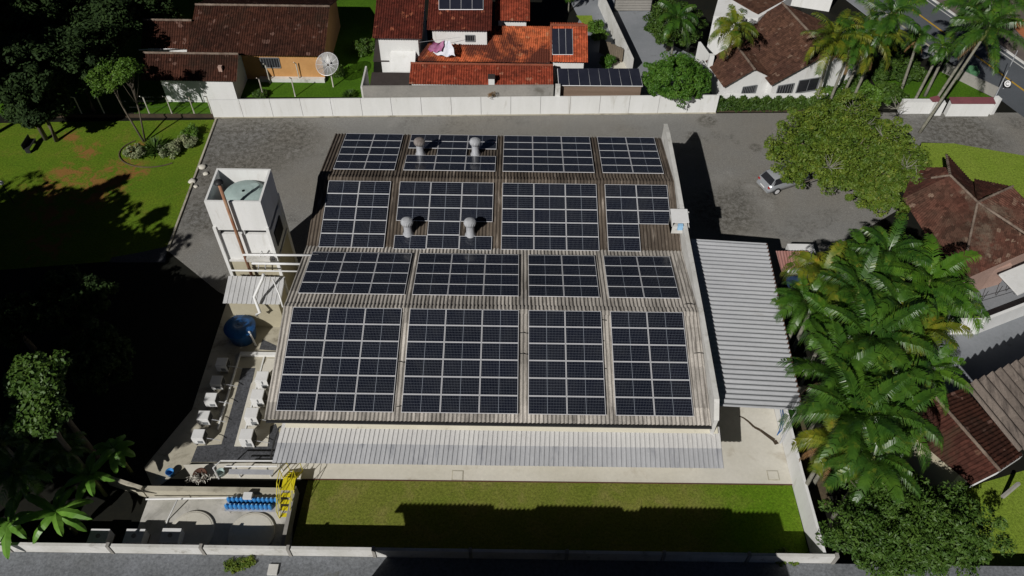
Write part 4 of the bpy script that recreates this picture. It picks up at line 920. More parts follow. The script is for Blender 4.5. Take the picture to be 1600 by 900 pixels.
# --- satellite dish
b = P(521, 136); t = Thing('satellite_dish', 'large mesh satellite dish on a post in the garden', 'satellite dish', b)
a = MB(); a.tube(b, b+V(0, 0, 2.1), .06, None, 10); t.part('post', a, M['concrete'])
c = b+V(-.05, -.15, 2.35); ax = V(-.15, -.62, .75).normalized(); u_ = ax.cross(V(1, 0, 0)).normalized(); w_ = ax.cross(u_)
def dp(r, an): return c+(u_*math.cos(an)+w_*math.sin(an))*r+ax*(r*r*.28)
a = MB(); N, Rr = 32, 6; a.smooth = True
for i in range(Rr+1):
    for k in range(N): a.v.append(tuple(dp(.12+.88*i/Rr, 2*PI*k/N)))
for i in range(Rr):
    for k in range(N): a.f.append((i*N+k, i*N+(k+1) % N, (i+1)*N+(k+1) % N, (i+1)*N+k))
t.part('reflector', a, M['dish'])
a = MB()
for k in range(12): a.path([dp(r, 2*PI*k/12)+ax*.012 for r in (.1, .4, .7, 1.0)], .016, 5)
a.path([dp(1.0, 2*PI*k/24) for k in range(25)], .02, 5); t.part('ribs', a, M['alu'])
a = MB()
for k in (0, 8, 16): a.tube(dp(.95, 2*PI*k/24), c+ax*.95, .012, None, 5)
a.box(c.x+ax.x*.95, c.y+ax.y*.95, c.z+ax.z*.95-.08, .14, .14, .16); t.part('feed_horn', a, M['steel'])

# --- house B : red roofs
t = Thing('house', 'sprawling house with dark red and bright orange tiled roofs behind the rear wall', 'house', P(720, 80))
def rect_roof(pl, pr, pf, pbk, zf_, zb_, mat, label, y_at=None):
    """slope facing camera: eave y from pixel pf at zf_, top y from pixel pbk at zb_"""
    xm_ = (pl+pr)/2; yf = P(xm_, pf, zf_).y; yk = P(xm_, pbk, zb_).y
    zm = (zf_+zb_)/2; xL = P(pl, (pf+pbk)/2, zm).x; xR = P(pr, (pf+pbk)/2, zm).x
    o = sheet_roof(t, (xL, yf, zf_), (xR, yf, zf_), (xR, yk, zb_), (xL, yk, zb_), mat, label); return o, xL, xR, yf, yk
o, a0, a1, f0, k0 = rect_roof(587, 663, 61, -40, 5.0, 7.0, 'tile_dark', 'dark red roof of the left wing')
a = MB(); a.add([(a0+.4, f0+.5, 0), (a1-.4, f0+.5, 0), (a1-.4, k0, 0), (a0+.4, k0, 0), (a0+.4, f0+.5, 4.9), (a1-.4, f0+.5, 4.9), (a1-.4, k0, 6.7), (a0+.4, k0, 6.7)], [(0, 1, 5, 4), (1, 2, 6, 5), (3, 0, 4, 7), (2, 3, 7, 6)]); t.part('wall', a, M['white'])
o, a2, a3, f2, k2 = rect_roof(670, 769, 48, -40, 5.2, 6.9, 'tile_dark', 'dark red upper roof carrying water heating panels')
a = MB(); a.add([(a2+.4, f2+.5, 0), (a3-.4, f2+.5, 0), (a3-.4, k2, 0), (a2+.4, k2, 0), (a2+.4, f2+.5, 5.1), (a3-.4, f2+.5, 5.1), (a3-.4, k2, 6.6), (a2+.4, k2, 6.6)], [(0, 1, 5, 4), (1, 2, 6, 5), (3, 0, 4, 7), (2, 3, 7, 6)]); w2 = t.part('wall', a, M['white'])
window(t, V(P(735, 52, 4.3).x, f2+.49, 4.2), (1, 0, 0), None, .8, .6, (0, -1, 0), bars=3)
o, a4, a5, f4, k4 = rect_roof(774, 828, 33, -40, 4.6, 6.2, 'tile_red', 'red roof to the right of the upper roof')
a = MB(); a.obox((a4+.3, f4+.5, 0), (a5-a4-.6, 0, 0), (0, 5, 0), (0, 0, 4.5)); t.part('wall', a, M['white'])
# orange main lower roof
zo1, zo0 = 4.3, 2.9
yf5, yk5 = P(750, 97, zo0).y, P(760, 40, zo1).y
xo0, xo1 = P(648, 90, 3.2).x, P(859, 70, 3.6).x
o = sheet_roof(t, (xo0, yf5, zo0), (xo1, yf5, zo0), (xo1, yk5, zo1), (P(690, 45, zo1).x, yk5, zo1), 'tile_orange', 'bright orange tiled slope with dark weathering', pitch=.21)
# wing
yf6, yk6 = P(890, 99, 2.9).y, P(890, 42, 4.5).y; xw, xv = P(861, 70, 3.7).x, P(918, 70, 3.7).x
o = sheet_roof(t, (xw, yf6, 3.0), (xv, yf6, 3.0), (xv, yk6, 4.6), (xw, yk6, 4.6), 'tile_wing', 'clean orange tiled wing roof')
o7 = sheet_roof(t, (xw, yk6+1.6, 3.9), (xv-.2, yk6+1.6, 3.9), (xv, yk6, 4.6), (xw, yk6, 4.6), 'tile_wing'); caps(t, (xw, yk6, 4.66), (xv, yk6, 4.66), 'ridge_red', parent=o7)
caps(t, (xw, yf6, 3.12), (xw, yk6, 4.68), 'ridge_red')
a = MB(); a.add([(xw+.2, yf6+.4, 0), (xv-.3, yf6+.4, 0), (xv-.3, yk6+1.4, 0), (xw+.2, yk6+1.4, 0), (xw+.2, yf6+.4, 3.), (xv-.3, yf6+.4, 3.), (xv-.3, yk6, 4.4), (xw+.2, yk6, 4.4), (xv-.3, yk6+1.4, 3.8), (xw+.2, yk6+1.4, 3.8)], [(0, 1, 5, 4), (1, 2, 8, 6, 5), (3, 0, 4, 7, 9), (2, 3, 9, 8)]); t.part('wall', a, M['white'])
# front lower roof row
zq0, zq1 = 2.5, 3.1; yf8, yk8 = P(750, 133, zq0).y, P(750, 101, zq1).y; xq0, xq1 = P(640, 115, 2.9).x, P(864, 115, 2.9).x
o8 = sheet_roof(t, (xq0, yf8, zq0), (xq1, yf8, zq0), (xq1, yk8, zq1), (xq0, yk8, zq1), 'tile_red', 'long red lean-to roof along the boundary'); caps(t, (xq0, yk8, zq1+.06), (xq1, yk8, zq1+.06), 'ridge_red', parent=o8)
sheet_roof(t, (xq0, yk8+.5, zq1-.25), (xq1, yk8+.5, zq1-.25), (xq1, yk8, zq1), (xq0, yk8, zq1), 'tile_dark')
a = MB(); a.obox((xq0+.2, yf8+.25, 0), (xo1-xq0-.2, 0, 0), (0, f2-yf8, 0), (0, 0, 2.45)); t.part('wall', a, M['white'])
q = P(768, 131, 2.6); a = MB(); a.box(q.x, q.y+.15, 2.4, .5, .45, .75); ch = t.part('chimney', a, M['white']); a = MB(); a.box(q.x, q.y+.15, 3.155, .6, .55, .12); t.part('cap', a, M['slab_dark'], ch)
# white block & slabs
q0 = P(610, 113, 2.6); q1 = P(648, 113, 2.6); yk = P(628, 66, 3.6).y
a = MB(); a.add([(q0.x, q0.y, 0), (q1.x, q0.y, 0), (q1.x, f0+.6, 0), (q0.x, f0+.6, 0), (q0.x, q0.y, 2.7), (q1.x, q0.y, 2.7), (q1.x, f0+.6, 3.6), (q0.x, f0+.6, 3.6)], [(0, 1, 5, 4), (1, 2, 6, 5), (2, 3, 7, 6), (3, 0, 4, 7), (4, 5, 6, 7)]); t.part('flat_roof_block', a, M['white'])
a = MB(); a.slab([P(578, 133, 2.4), P(640, 133, 2.4), P(640, 113, 2.6), P(581, 113, 2.6)], .1); t.part('dark_awning', a, M['slab_dark'])
a = MB(); a.slab([P(583, 95, 2.6), P(608, 95, 2.6), P(606, 62, 2.7), P(587, 62, 2.7)], .1); t.part('side_awning', a, M['slab_dark'])
# water heating panels (things resting on roofs)
def collector(label, A, B, Cc, Dd, n, off=.08, group='water heating panels on the red roofs'):
    A, B, Cc, Dd = map(Vector, (A, B, Cc, Dd)); nr = (B-A).cross(Dd-A).normalized(); nr = nr if nr.z > 0 else -nr
    t_ = Thing('water_heating_panel', label, 'solar collector', A, group)
    for i in range(n):
        a0 = A.lerp(B, (i+.02)/n)+nr*off; a1 = A.lerp(B, (i+.98)/n)+nr*off; d0 = Dd.lerp(Cc, (i+.02)/n)+nr*off
        a = MB(); a.obox(a0, a1-a0, d0-a0, nr*.06); t_.part('absorber', a, M['collector'])
    a = MB()
    for i in range(n+1):
        p0 = A.lerp(B, i/n)+nr*(off+.02); p1 = Dd.lerp(Cc, i/n)+nr*(off+.02); a.tube(p0, p1, .03, None, 5)
    a.tube(A+nr*off, B+nr*off, .035, None, 5); a.tube(Dd+nr*off, Cc+nr*off, .035, None, 5); t_.part('frame', a, M['alu']); return t_
def on_roof(px, py, x0, yf, zf_, yk_, zb_):
    z = zf_
    for _ in range(40): p = P(px, py, z); z = zf_+(p.y-yf)/(yk_-yf)*(zb_-zf_)
    return P(px, py, z)
r_ = (0, f2, 5.2, k2, 6.9); collector('row of four dark water heating panels on the upper dark red roof', *[on_roof(*q, *r_) for q in ((686, 16), (755, 16), (755, -6), (686, -6))], 4)
r_ = (0, yf6, 3.0, yk6, 4.6); collector('dark water heating panels on the bright orange wing roof', *[on_roof(*q, *r_) for q in ((863, 86), (895, 86), (894, 46), (862, 46))], 3)
# carport of collectors
ca_, cb_, cc_, cd_ = P(873, 134, 2.5), P(1004, 135, 2.5), P(998, 108, 2.9), P(871, 108, 2.9)
t9 = Thing('panel_shed', 'brown boarded shelter carrying a row of eight dark panels by the white wall', 'shelter', V(ca_.x, ca_.y, 0))
a = MB(); a.slab([ca_, cb_, cc_, cd_], .08); t9.part('roof', a, M['wood'])
a = MB(); a.obox(V(ca_.x+.1, ca_.y+.05, 0), (cb_.x-ca_.x-.2, 0, 0), (0, .12, 0), (0, 0, 2.4)); t9.part('board_wall', a, M['brown_boards'])
for x in (ca_.x+.1, cb_.x-.15, (ca_.x+cb_.x)/2): 
    a = MB(); a.box(x, cc_.y-.2, 0, .12, .12, 2.75); t9.part('post', a, M['wood'])
collector('row of eight dark panels on the brown boarded shelter', ca_, cb_, cc_, cd_, 8, .03)
# grey upper boundary wall
g0, g1 = P(578, 152), P(862, 152); g0 = V(g0.x, RW0.y+(RW1.y-RW0.y)*.3+.35, 0); g1 = V(g1.x, RW0.y+(RW1.y-RW0.y)*.65+.3, 0)
t8 = Thing('boundary_wall', 'higher grey plaster wall behind the white wall, below the red roofs', 'wall', g0)
a = MB(); a.wallseg(g0, g1, 0, 2.78, .16); t8.part('wall', a, M['grey_wall'])
a = MB(); a.wallseg(g0+V(-.08, 0, 0), g0+V(-.08, 3.0, 0), 0, 2.7, .14); t8.part('return_wall', a, M['white_worn'])
a = MB(); a.box(g1.x+.35, g1.y, 0, .4, .35, 2.8); t8.part('pier', a, M['white_worn'])
p = P(769, 146, 2.3); tree('dry_shrub', 'small leafless brown shrub on the grey wall by the chimney', (p.x, p.y-.1, 2.2), (.34, .2, .3), M['dead_leaf'], 16, 30, .12, .035, seed=31, ground=1.8, trunk_r=.02, cat='shrub', nlimb=4)
# laundry
t = Thing('laundry', 'white sheets and purple cloth drying over a line above the orange roof', 'laundry', P(690, 80, 3.6))
lz = 4.75
def cloth(c0, c1, c2, c3, mat, nm, sag=.15, n=14):
    a = MB(); a.smooth = True; g = random.Random(nm)
    for j in range(n+1):
        for i in range(n+1):
            u1, v1 = i/n, j/n; p = Vector(c0).lerp(Vector(c1), u1).lerp(Vector(c3).lerp(Vector(c2), u1), v1)
            a.v.append((p.x+.05*math.sin(9*v1+3*u1), p.y+.04*math.sin(11*u1), p.z+.10*math.sin(14*u1+2*v1)*v1-sag*math.sin(PI*u1)))
    for j in range(n):
        for i in range(n): k = j*(n+1)+i; a.f.append((k, k+1, k+n+2, k+n+1))
    return t.part(nm, a, M[mat])
cloth(P(694, 62, lz), P(703, 62, lz), P(712, 87, 3.7), P(676, 83, 3.6), 'cloth_white', 'sheet')
cloth(P(676, 66, lz), P(695, 62, lz), P(690, 80, 4.0), P(668, 78, 3.7), 'cloth_purple', 'purple_cloth')
a = MB(); a.tube(P(655, 66, lz), P(720, 58, lz), .012, None, 5); t.part('line', a, M['steel'])

# garden of house B
sheet('side_garden_lawn', [(900, 24), (925, 24), (928, 44), (918, 46)], M['lawn_right'], .02)
sheet('side_garden_path', [(880, -20), (958, -20), (1000, 130), (870, 130), (905, 30)], M['drive'], .014)
sheet('side_patio', [(958, 96), (980, 96), (990, 112), (955, 112)], M['concrete'], .022)
t = Thing('boundary_wall', 'diagonal pale wall between the orange roofed house and the grey driveway', 'wall', P(960, 50))
a = MB(); a.wallseg(P(936, 8), P(985, 116), 0, 1.6, .25); t.part('wall', a, M['white_worn'])
t = Thing('board_fence', 'leaning grey brown wooden board fence in the side garden', 'fence', P(955, 90))
for i in range(13):
    q = P(936, 82).lerp(P(972, 98), i/13); q1 = P(936, 82).lerp(P(972, 98), (i+.93)/13); a = MB(); a.wallseg(q, q1, 0, 1.4+.05*(i % 3), .04); t.part('board', a, M['wood'])
for q, r, sd, lb_ in (((932, 42), .55, 5, 'leafy green shrub against the diagonal wall, upper one'), ((938, 56), .5, 6, 'leafy green shrub against the diagonal wall, lower one'), ((950, 97), .6, 8, 'grassy shrub in front of the board fence')):
    p = P(*q, .4); tree('garden_shrub', lb_, (p.x, p.y, .45), (r*1.2, r, .6), M['leaf_lime'] if sd < 8 else M['leaf_round'], 26, 50, .3, .1, seed=sd, group='shrubs in the side garden', trunk_r=.04, cat='shrub')
for q, lb_ in (((888, 20), 'small multi-stem palm with pale trunks behind the orange wing, left'), ((938, 6), 'small palm at the top of the diagonal wall')):
    b = P(*q, 0); 
    palm(lb_, b, b+V(0, .2, 2.2), 3, 1., .55, group='small garden palms', r=.07, shaft=.4)
t = Thing('slatted_gate', 'wide grey slatted gate across the top of the driveway', 'gate', P(990, 15))
g0_, g1_ = P(960, 18), P(1016, 18)
a = MB()
for i in range(7): a.obox(V(g0_.x, g0_.y, .1+i*.27), g1_-g0_, (0, .05, 0), (0, 0, .22))
t.part('slats', a, M['grey_wall'])
for q in (g0_, g1_): 
    a = MB(); a.box(q.x, q.y+.1, 0, .15, .15, 2.1); t.part('post', a, M['dark_metal'])
p = P(970, 88); 

# --- house C : white gables, brown roofs
zr, ze = 4.7, 2.35
t = Thing('house', 'white house with two brown tiled gables behind the hedge', 'house', P(1200, 120))
Rf, Rb, E = P(1295, 84, zr), P(1222, 5, zr), P(1203, 132, ze)
G = gable(t, Rf, Rb, E, zr, ze, 'tile_brownC', 'white', 'ridge_lime')
gw = (G['q'][1]-G['q'][0]); gw.z = 0; gn = -G['d']
def on_gable(G_, s, z): 
    q0_, q1_ = G_['q'][0], G_['q'][1]; p_ = q0_.lerp(q1_, s); return V(p_.x, p_.y, z)-G_['d']*.01
window(t, on_gable(G, .16, 1.35), gw, None, 1.5, 1.1, gn, bars=5)
window(t, on_gable(G, .42, 1.45), gw, None, 2.0, 1.3, gn, bars=1)
zr2_, ze2_ = 3.6, 2.2
Rf2, Rb2, E2 = P(1179, 109, zr2_), P(1148, 68, zr2_), P(1128, 133, ze2_)
G2 = gable(t, Rf2, Rb2, E2, zr2_, ze2_, 'tile_brownC', 'white', 'ridge_lime', over=.35)
gw2 = (G2['q'][1]-G2['q'][0]); gw2.z = 0
window(t, on_gable(G2, .55, 1.35), gw2, None, 1.3, .8, -G2['d'], bars=7)
a = MB(); q = P(1111, 92, 2.9); a.box(q.x, q.y, 2.2, .4, .4, 1.1); t.part('chimney', a, M['white'])
a = MB(); d2 = G2['d']; s2 = G2['q'][0]
# white parapet side wall left of the small gable
a.wallseg(P(1126, 158), P(1086, 100), 0, 2.3, .2); t.part('side_wall', a, M['white'])
# white/orange building behind
t = Thing('house', 'white building with an orange edged roof at the top edge', 'house', P(1160, 0))
q = [P(1115, 25, 4), P(1185, 28, 4), P(1240, -8, 4), P(1130, -30, 4)]
a = MB(); a.prism([(v.x, v.y) for v in q], 0, 4.0); t.part('wall', a, M['white'])
a = MB(); a.slab([P(1140, -5, 4.3), P(1185, 22, 4.05), P(1225, 0, 4.05), P(1180, -25, 4.3)], .1); t.part('roof', a, M['tile_brownC'])
t = Thing('house', 'pale house wall and white corner showing above the brown ridge', 'house', P(1240, -20)); 
a = MB(); q0 = P(1228, 4, 3); a.obox(V(q0.x+.8, q0.y+5.2, 0), (5, -1.5, 0), (1, 5, 0), (0, 0, 4.2)); t.part('wall', a, M['white'])
a = MB(); a.obox(V(q0.x+.6, q0.y+5.0, 4.2), (5.4, -1.5, 0), (1.1, 5.4, 0), (0, 0, .15)); t.part('roof_slab', a, M['white_worn'])

# hedge and low wall
h0, h1 = P(1118, 176), P(1290, 175)
t = Thing('boundary_wall', 'low white wall with piers behind the leafy hedge', 'wall', h0)
a = MB(); a.wallseg(h0+V(0, .75, 0), h1+V(0, .75, 0), 0, 1.35, .14); t.part('wall', a, M['white'])
n_ = 9000; c_ = np.zeros((n_, 3)); s_ = rng.random(n_); c_[:, 0] = h0.x+(h1.x-h0.x)*s_; c_[:, 1] = h0.y+.35+rng.normal(0, .16, n_)+(h1.y-h0.y)*s_; c_[:, 2] = rng.uniform(.1, 1.15, n_)*(1+.15*np.sin(s_*60))
v_, q_ = leaves(c_-np.array(h0), rng.normal(size=(n_, 3))*[.6, .6, .3]+[0, -.3, .4], .17, .28)
t = Thing('hedge', 'leafy green hedge in front of the low white wall', 'hedge', h0); link_mesh('foliage', np_mesh('foliage', v_, q_), M['leaf_mid'], t.e)
a = MB(); a.wallseg(h0+V(0, .3, 0), h1+V(0, .3, 0), 0, .12, .5); t.part('kerb_bed', a, M['earth'])
# gate wall
t = Thing('gate_wall', 'white entrance wall with maroon capping beside the road', 'wall', P(1510, 182))
def gw_(px0, px1, pyb, h, capw, cap=True):
    a0, a1 = P(px0, pyb), P(px1, pyb); a = MB(); a.obox(V(a0.x, a0.y, 0), a1-a0, (0, .5, 0), (0, 0, h)); t.part('wall', a, M['white'])
    if cap: a = MB(); a.obox(V(a0.x-.05, a0.y-.08, h+.003), a1-a0+V(.1, 0, 0), (0, capw, .1), (0, 0, .06)); t.part('capping', a, M['maroon'])
gw_(1477, 1543, 182, 1.35, .75); gw_(1455, 1469, 181, 1.3, .6, False); gw_(1405, 1452, 178, 1.2, .4, False)
a = MB(); q = P(1549, 180); a.box(q.x, q.y+.3, 0, .35, .5, 1.6, .3); t.part('pier', a, M['white'])
a = MB(); q0, q1 = P(1456, 170, .9), P(1475, 170, .9); a.slab([P(1458, 158, 1.4), P(1472, 158, 1.4), P(1466, 149, 1.5), P(1453, 152, 1.5)], .08); t.part('capping', a, M['maroon'])
# sign, pole, bin
b = P(1555, 151); tpp = PY(1590, 79, b.y); a = MB(); a.tube(b, tpp, .05, .03, 8); single('utility_pole', a, M['steel'], 'thin grey pole at the roadside by the entrance wall', 'pole', b)
b = P(1567, 139); t = Thing('road_sign', 'round white sign with a dark mark on a dark square plate at the roadside', 'road sign', b)
c = b+V(.15, 0, .55); nn_ = V(-.1, -.75, .65).normalized(); uu = V(1, .0, 0); ww = nn_.cross(uu).normalized()
a = MB(); a.tube(b, c, .03, None, 8); t.part('post', a, M['steel'])
a = MB(); a.obox(c-uu*.33-ww*.33, uu*.66, ww*.66, nn_*.02); t.part('plate', a, M['dark_metal'])
def disc(c, r, n, nn, uu, ww, r2=0, a0=0, a1=2*PI):
    a = MB(); N = n
    for k in range(N+1):
        an = a0+(a1-a0)*k/N; dr = uu*math.cos(an)+ww*math.sin(an); a.v.append(tuple(c+dr*r)); a.v.append(tuple(c+dr*r2))
    for k in range(N): a.f.append((2*k, 2*k+1, 2*k+3, 2*k+2))
    return a
t.part('disc', disc(c+nn_*.026, .29, 28, nn_, uu, ww, .001), M['white_metal'])
t.part('mark', disc(c+nn_*.032, .19, 24, nn_, uu, ww, .13, .6, 5.6), M['dark_metal'])
b = P(1512, 126); t = Thing('waste_bin', 'green waste bin standing on the verge by the road', 'bin', b)
a = MB(); a.add([(b.x-.3, b.y-.35, 0), (b.x+.3, b.y-.35, 0), (b.x+.3, b.y+.35, 0), (b.x-.3, b.y+.35, 0), (b.x-.4, b.y-.45, 1.1), (b.x+.4, b.y-.45, 1.1), (b.x+.4, b.y+.45, 1.1), (b.x-.4, b.y+.45, 1.1)], [(0, 1, 5, 4), (1, 2, 6, 5), (2, 3, 7, 6), (3, 0, 4, 7), (3, 2, 1, 0)]); t.part('body', a, M['green_bin'])
a = MB(); a.obox((b.x-.43, b.y-.48, 1.103), (.86, 0, 0), (0, .96, .1), (0, 0, .05)); t.part('lid', a, M['green_bin'])
a = MB(); a.wallseg(P(1472, 113), P(1553, 152), 0, 1.0, .1); single('boundary_wall', a, M['grey_wall'], 'low grey wall between the roadside grass and the pavement', 'wall')

# --- house D : hip roof right
t = Thing('house', 'house with a large brown hipped roof beyond the palms on the right', 'house', P(1540, 380))
zR, zE = 5.0, 3.2
A1p, A2p, A3p = P(1484, 275, zR), P(1527, 317, zR), P(1640, 392, zR)
f1 = P(1405, 300, zE); f2_ = P(1498, 440, zE); f3 = P(1650, 376+10, zE); f3 = P(1640, 385, 3.0)
f3 = P(1660, 372, zE)
bk0 = P(1478, 242, 3.6)
def poly_roof(t_, pts, mat, label=None):
    a = MB(); A_, B_, C_, D_ = map(Vector, pts); n = max(3, int((D_-A_).length/.36)); a.ribs(A_, B_, C_, D_, .22, .045, 'tile', courses=n); return t_.part('roof', a, M[mat], label=label)
poly_roof(t, (P(1410, 310, zE), P(1495, 442, zE), A2p, A1p), 'tile_mossy', 'moss worn slope facing the palms')
poly_roof(t, (P(1495, 442, zE), P(1700, 352, zE), P(1700, 345, 4.9), A2p), 'tile_mossy', 'broad worn slope above the terrace')
poly_roof(t, (P(1560, 330, 3.6), P(1478, 240, 3.6), A1p, A2p), 'tile_mossred_and_shade')  # slope turned from the sun, its shade painted with the darker tile
poly_roof(t, (P(1527, 317, 4.9), P(1582, 292, 4.9), P(1620, 330, 3.9), P(1700, 420, 4.2)), 'tile_mossy')
poly_roof(t, (P(1430, 262, zE), P(1410, 310, zE), A1p, P(1478, 262, 4.4)), 'tile_mossred_and_shade')
poly_roof(t, (P(1522, 280, 4.2), P(1582, 292, 4.2), P(1527, 310, 5.0), P(1524, 305, 4.9)), 'tile_mossred_and_shade')  # another shaded slope, darkened by tile colour as well
for (a_, b_) in ((A1p, A2p), (A2p, P(1660, 405, 5.0)), (A2p, P(1510, 395, 4.1)), (A2p, P(1582, 292, 4.9)), (A1p, P(1455, 279, 4.2)), (A1p, P(1478, 243, 3.7))): caps(t, a_+V(0, 0, .07), b_+V(0, 0, .07), 'ridge_lime', .09)
qa, qb, qc, qd = P(1500, 445, zE), P(1660, 375, zE), P(1640, 305, zE), P(1465, 300, zE)
a = MB(); cxy = (qa+qb+qc+qd)/4; a.prism([(v.x*.80+cxy.x*.20, v.y*.80+cxy.y*.20) for v in (qa, qb, qc, qd)], 0, 3.0); t.part('wall', a, M['pink_wall'])
# terrace wall & white walls
t = Thing('terrace_wall', 'white and pink terrace wall with thin rails below the brown hipped roof', 'wall', P(1560, 450))
a = MB(); a.obox(V(*P(1560, 430, 2.2)), P(1680, 380, 2.2)-P(1560, 430, 2.2), P(1590, 462, 2.2)-P(1560, 430, 2.2), (0, 0, .12)); t.part('white_deck', a, M['white'])
a = MB(); a.wallseg(P(1490, 450, 1), P(1570, 428, 1), 0, 2.0, .2); t.part('pink_band', a, M['pink_wall'])
a = MB()
for q in ((1534, 470), (1556, 462), (1572, 455), (1585, 460)): b = P(*q, .3); a.path([b, b+V(0, 0, 1.0)], .02, 5)
a.path([P(1534, 470, 1.2), P(1585, 455, 1.2)], .02, 5); t.part('rail', a, M['dark_metal'])
sheet('terrace_floor', [(1480, 455), (1700, 400), (1700, 480), (1480, 510)], M['drive'], .026)
t = Thing('boundary_wall', 'bent white wall enclosing the grey terrace right of the palms', 'wall', P(1530, 520))
a = MB(); a.wallseg(P(1475, 521), P(1523, 521), 0, 1.5, .2); a.wallseg(P(1523, 521), P(1700, 452), 0, 1.5, .2); t.part('wall', a, M['white'])

# --- house E : bottom right
t = Thing('house', 'house with moss red tiles and grey corrugated sheets at the right edge', 'house', P(1550, 700))
zr, ze = 4.6, 3.0
rA, rB = P(1462, 622, zr), P(1562, 736, zr)
eA, eB = P(1400, 660, ze), P(1518, 758, ze)
poly_roof(t, (eA, eB, rB, rA), 'tile_mossred_and_shade', 'dark red tiles thick with moss')
s_b, s_a = P(1598, 712, 3.9), P(1505, 606, 3.9)
poly_roof(t, (s_a, s_b, rB, rA), 'tile_brown', 'dark brown red strip beside the ridge')
caps(t, rA+V(0, 0, .06), rB+V(0, 0, .06), 'ridge_lime', .10)
a = MB(); a.ribs(P(1507, 602, 4.1), P(1592, 704, 4.1), P(1720, 640, 4.1), P(1640, 540, 4.1), .95, .12, 'trap'); 
a = MB(); a.ribs(P(1507, 602, 4.1), P(1680, 520, 4.1), P(1770, 620, 4.1), P(1592, 706, 4.1), .62, .16, 'sin'); t.part('sheet_roof', a, M['fibre_E'], smooth=True)
a = MB(); a.obox(eB+V(0, 0, -.35), rB-eB, V(.05, .08, 0), (0, 0, .33)); a.obox(rB+V(0, 0, -.35), s_b-rB, V(.05, .08, 0), (0, 0, .33)); t.part('fascia', a, M['white'])
a = MB(); q = [eB.lerp(eA, .05), rB.lerp(rA, .05), s_b.lerp(s_a, .05), V(26, 26.5, 0), s_a, rA, eA]
pl = [eB.lerp(eA, .06), s_b.lerp(s_a, .06), s_a, eA]; c0 = sum(pl, V(0, 0, 0))/4
a.prism([((v.x-c0.x)*.72+c0.x, (v.y-c0.y)*.72+c0.y) for v in pl], 0, 2.9); t.part('wall', a, M['beige'])
b = P(1566, 777); a = MB(); a.obox(b+V(-.08, -.08, 0), (.16, 0, 0), (0, .16, 0), PY(1592, 755, b.y+.2)-b); t.part('brace', a, M['grey_wall'])
# pink low shed by carport
t = Thing('small_shed', 'small shed with faded pink sheet roof tucked behind the carport', 'shed', P(1240, 420))
a = MB(); a.ribs(P(1220, 426, 1.6), P(1262, 412, 1.6), P(1262, 392, 1.9), P(1212, 392, 1.9), .2, .02, 'sin'); t.part('roof', a, M['soilrust'])
a = MB(); q = P(1238, 415); a.box(q.x+.3, q.y, 0, 1.8, 1.4, 1.5); t.part('wall', a, M['white'])
a = MB(); q = P(1240, 440, .8); a.box(q.x, q.y, 0, 1.4, .8, .9, .1); single('covered_crate', a, M['navy'], 'low stack under a navy blue cover below the pink shed roof', 'crate')

# ================================================================== CAR
cr = P(1190, 297); hd_ = math.radians(24); cdir = V(math.cos(hd_), math.sin(hd_), 0); cside = V(-math.sin(hd_), math.cos(hd_), 0)
t = Thing('parked_car', 'silver hatchback parked half under the olive tree, rear towards the yard', 'car', cr)
def cp(l, s, z): return cr+cdir*l+cside*s+V(0, 0, z)
# body loft: stations along length (l, half width low, half width top, z sill, z belt/roof)
st = [(0.0, .70, .28, .62), (.08, .80, .25, .88), (.45, .84, .22, .95), (1.2, .85, .2, .97), (2.4, .85, .2, .96), (3.2, .84, .2, .92), (3.75, .78, .22, .75), (3.95, .62, .30, .55)]
a = MB(); a.smooth = True
for (l, hw, z0_, z1_) in st:
    for (s, z) in ((-hw*.92, z0_), (-hw, z0_+(z1_-z0_)*.45), (-hw*.95, z1_), (-hw*.5, z1_+.03), (hw*.5, z1_+.03), (hw*.95, z1_), (hw, z0_+(z1_-z0_)*.45), (hw*.92, z0_)): a.v.append(tuple(cp(l, s, z)))
for i in range(len(st)-1):
    for k in range(8): a.f.append((i*8+k, i*8+(k+1) % 8, (i+1)*8+(k+1) % 8, (i+1)*8+k))
a.f.append(tuple(range(7, -1, -1))); a.f.append(tuple(range(len(st)*8-8, len(st)*8)))
cbody = t.part('body', a, M['silver'])
a = MB(); a.smooth = True
cs = [(.18, .74, .93, .70, .98), (.50, .60, 1.36, .58, 1.40), (1.2, .58, 1.45, .56, 1.49), (2.1, .57, 1.42, .55, 1.46), (2.95, .70, .98, .66, 1.0)]
g_ = []
for (l, hw, z, hw2, z2) in cs: g_.append([cp(l, -.80, .93), cp(l, -hw, z), cp(l, -hw*.6, z2), cp(l, hw*.6, z2), cp(l, hw, z), cp(l, .80, .93)])
for r in g_: a.v += [tuple(v) for v in r]
for i in range(4):
    for k in range(1, 4): a.f.append((i*6+k, i*6+k+1, i*6+k+7, i*6+k+6))
a.f.append((6*1+1, 6*1+2, 6*1+3, 6*1+4, 4+0, 1+0)) if False else None
t.part('roof', a, M['silver'])
for s in (-1, 1):
    a = MB(); q = [cp(.28, s*.80, .95), cp(2.9, s*.80, .98), cp(2.15, s*.60, 1.42), cp(1.2, s*.61, 1.45), cp(.55, s*.63, 1.36)]; a.quad(*q); t.part('side_window', a, M['window'])
    for l in (.72, 3.1):
        c = cp(l, s*.80, .31); w_o = MB(); w_o.smooth = True; w_o.tube(c-cside*.1, c+cside*.1, .31, None, 20); wo = t.part('wheel', w_o, M['black']); rm = MB(); rm.tube(c+cside*s*.101, c+cside*s*.115, .20, None, 16); t.part('rim', rm, M['alu'], wo)
    a = MB(); a.obox(cp(-.02, s*.64-.09, .66), cside*.18, cdir*.06, (0, 0, .14)); t.part('tail_light', a, M['red_lamp'])
a = MB(); a.quad(cp(.10, -.66, .93), cp(.10, .66, .93), cp(.44, .56, 1.34), cp(.44, -.56, 1.34)); t.part('rear_window', a, M['window'])
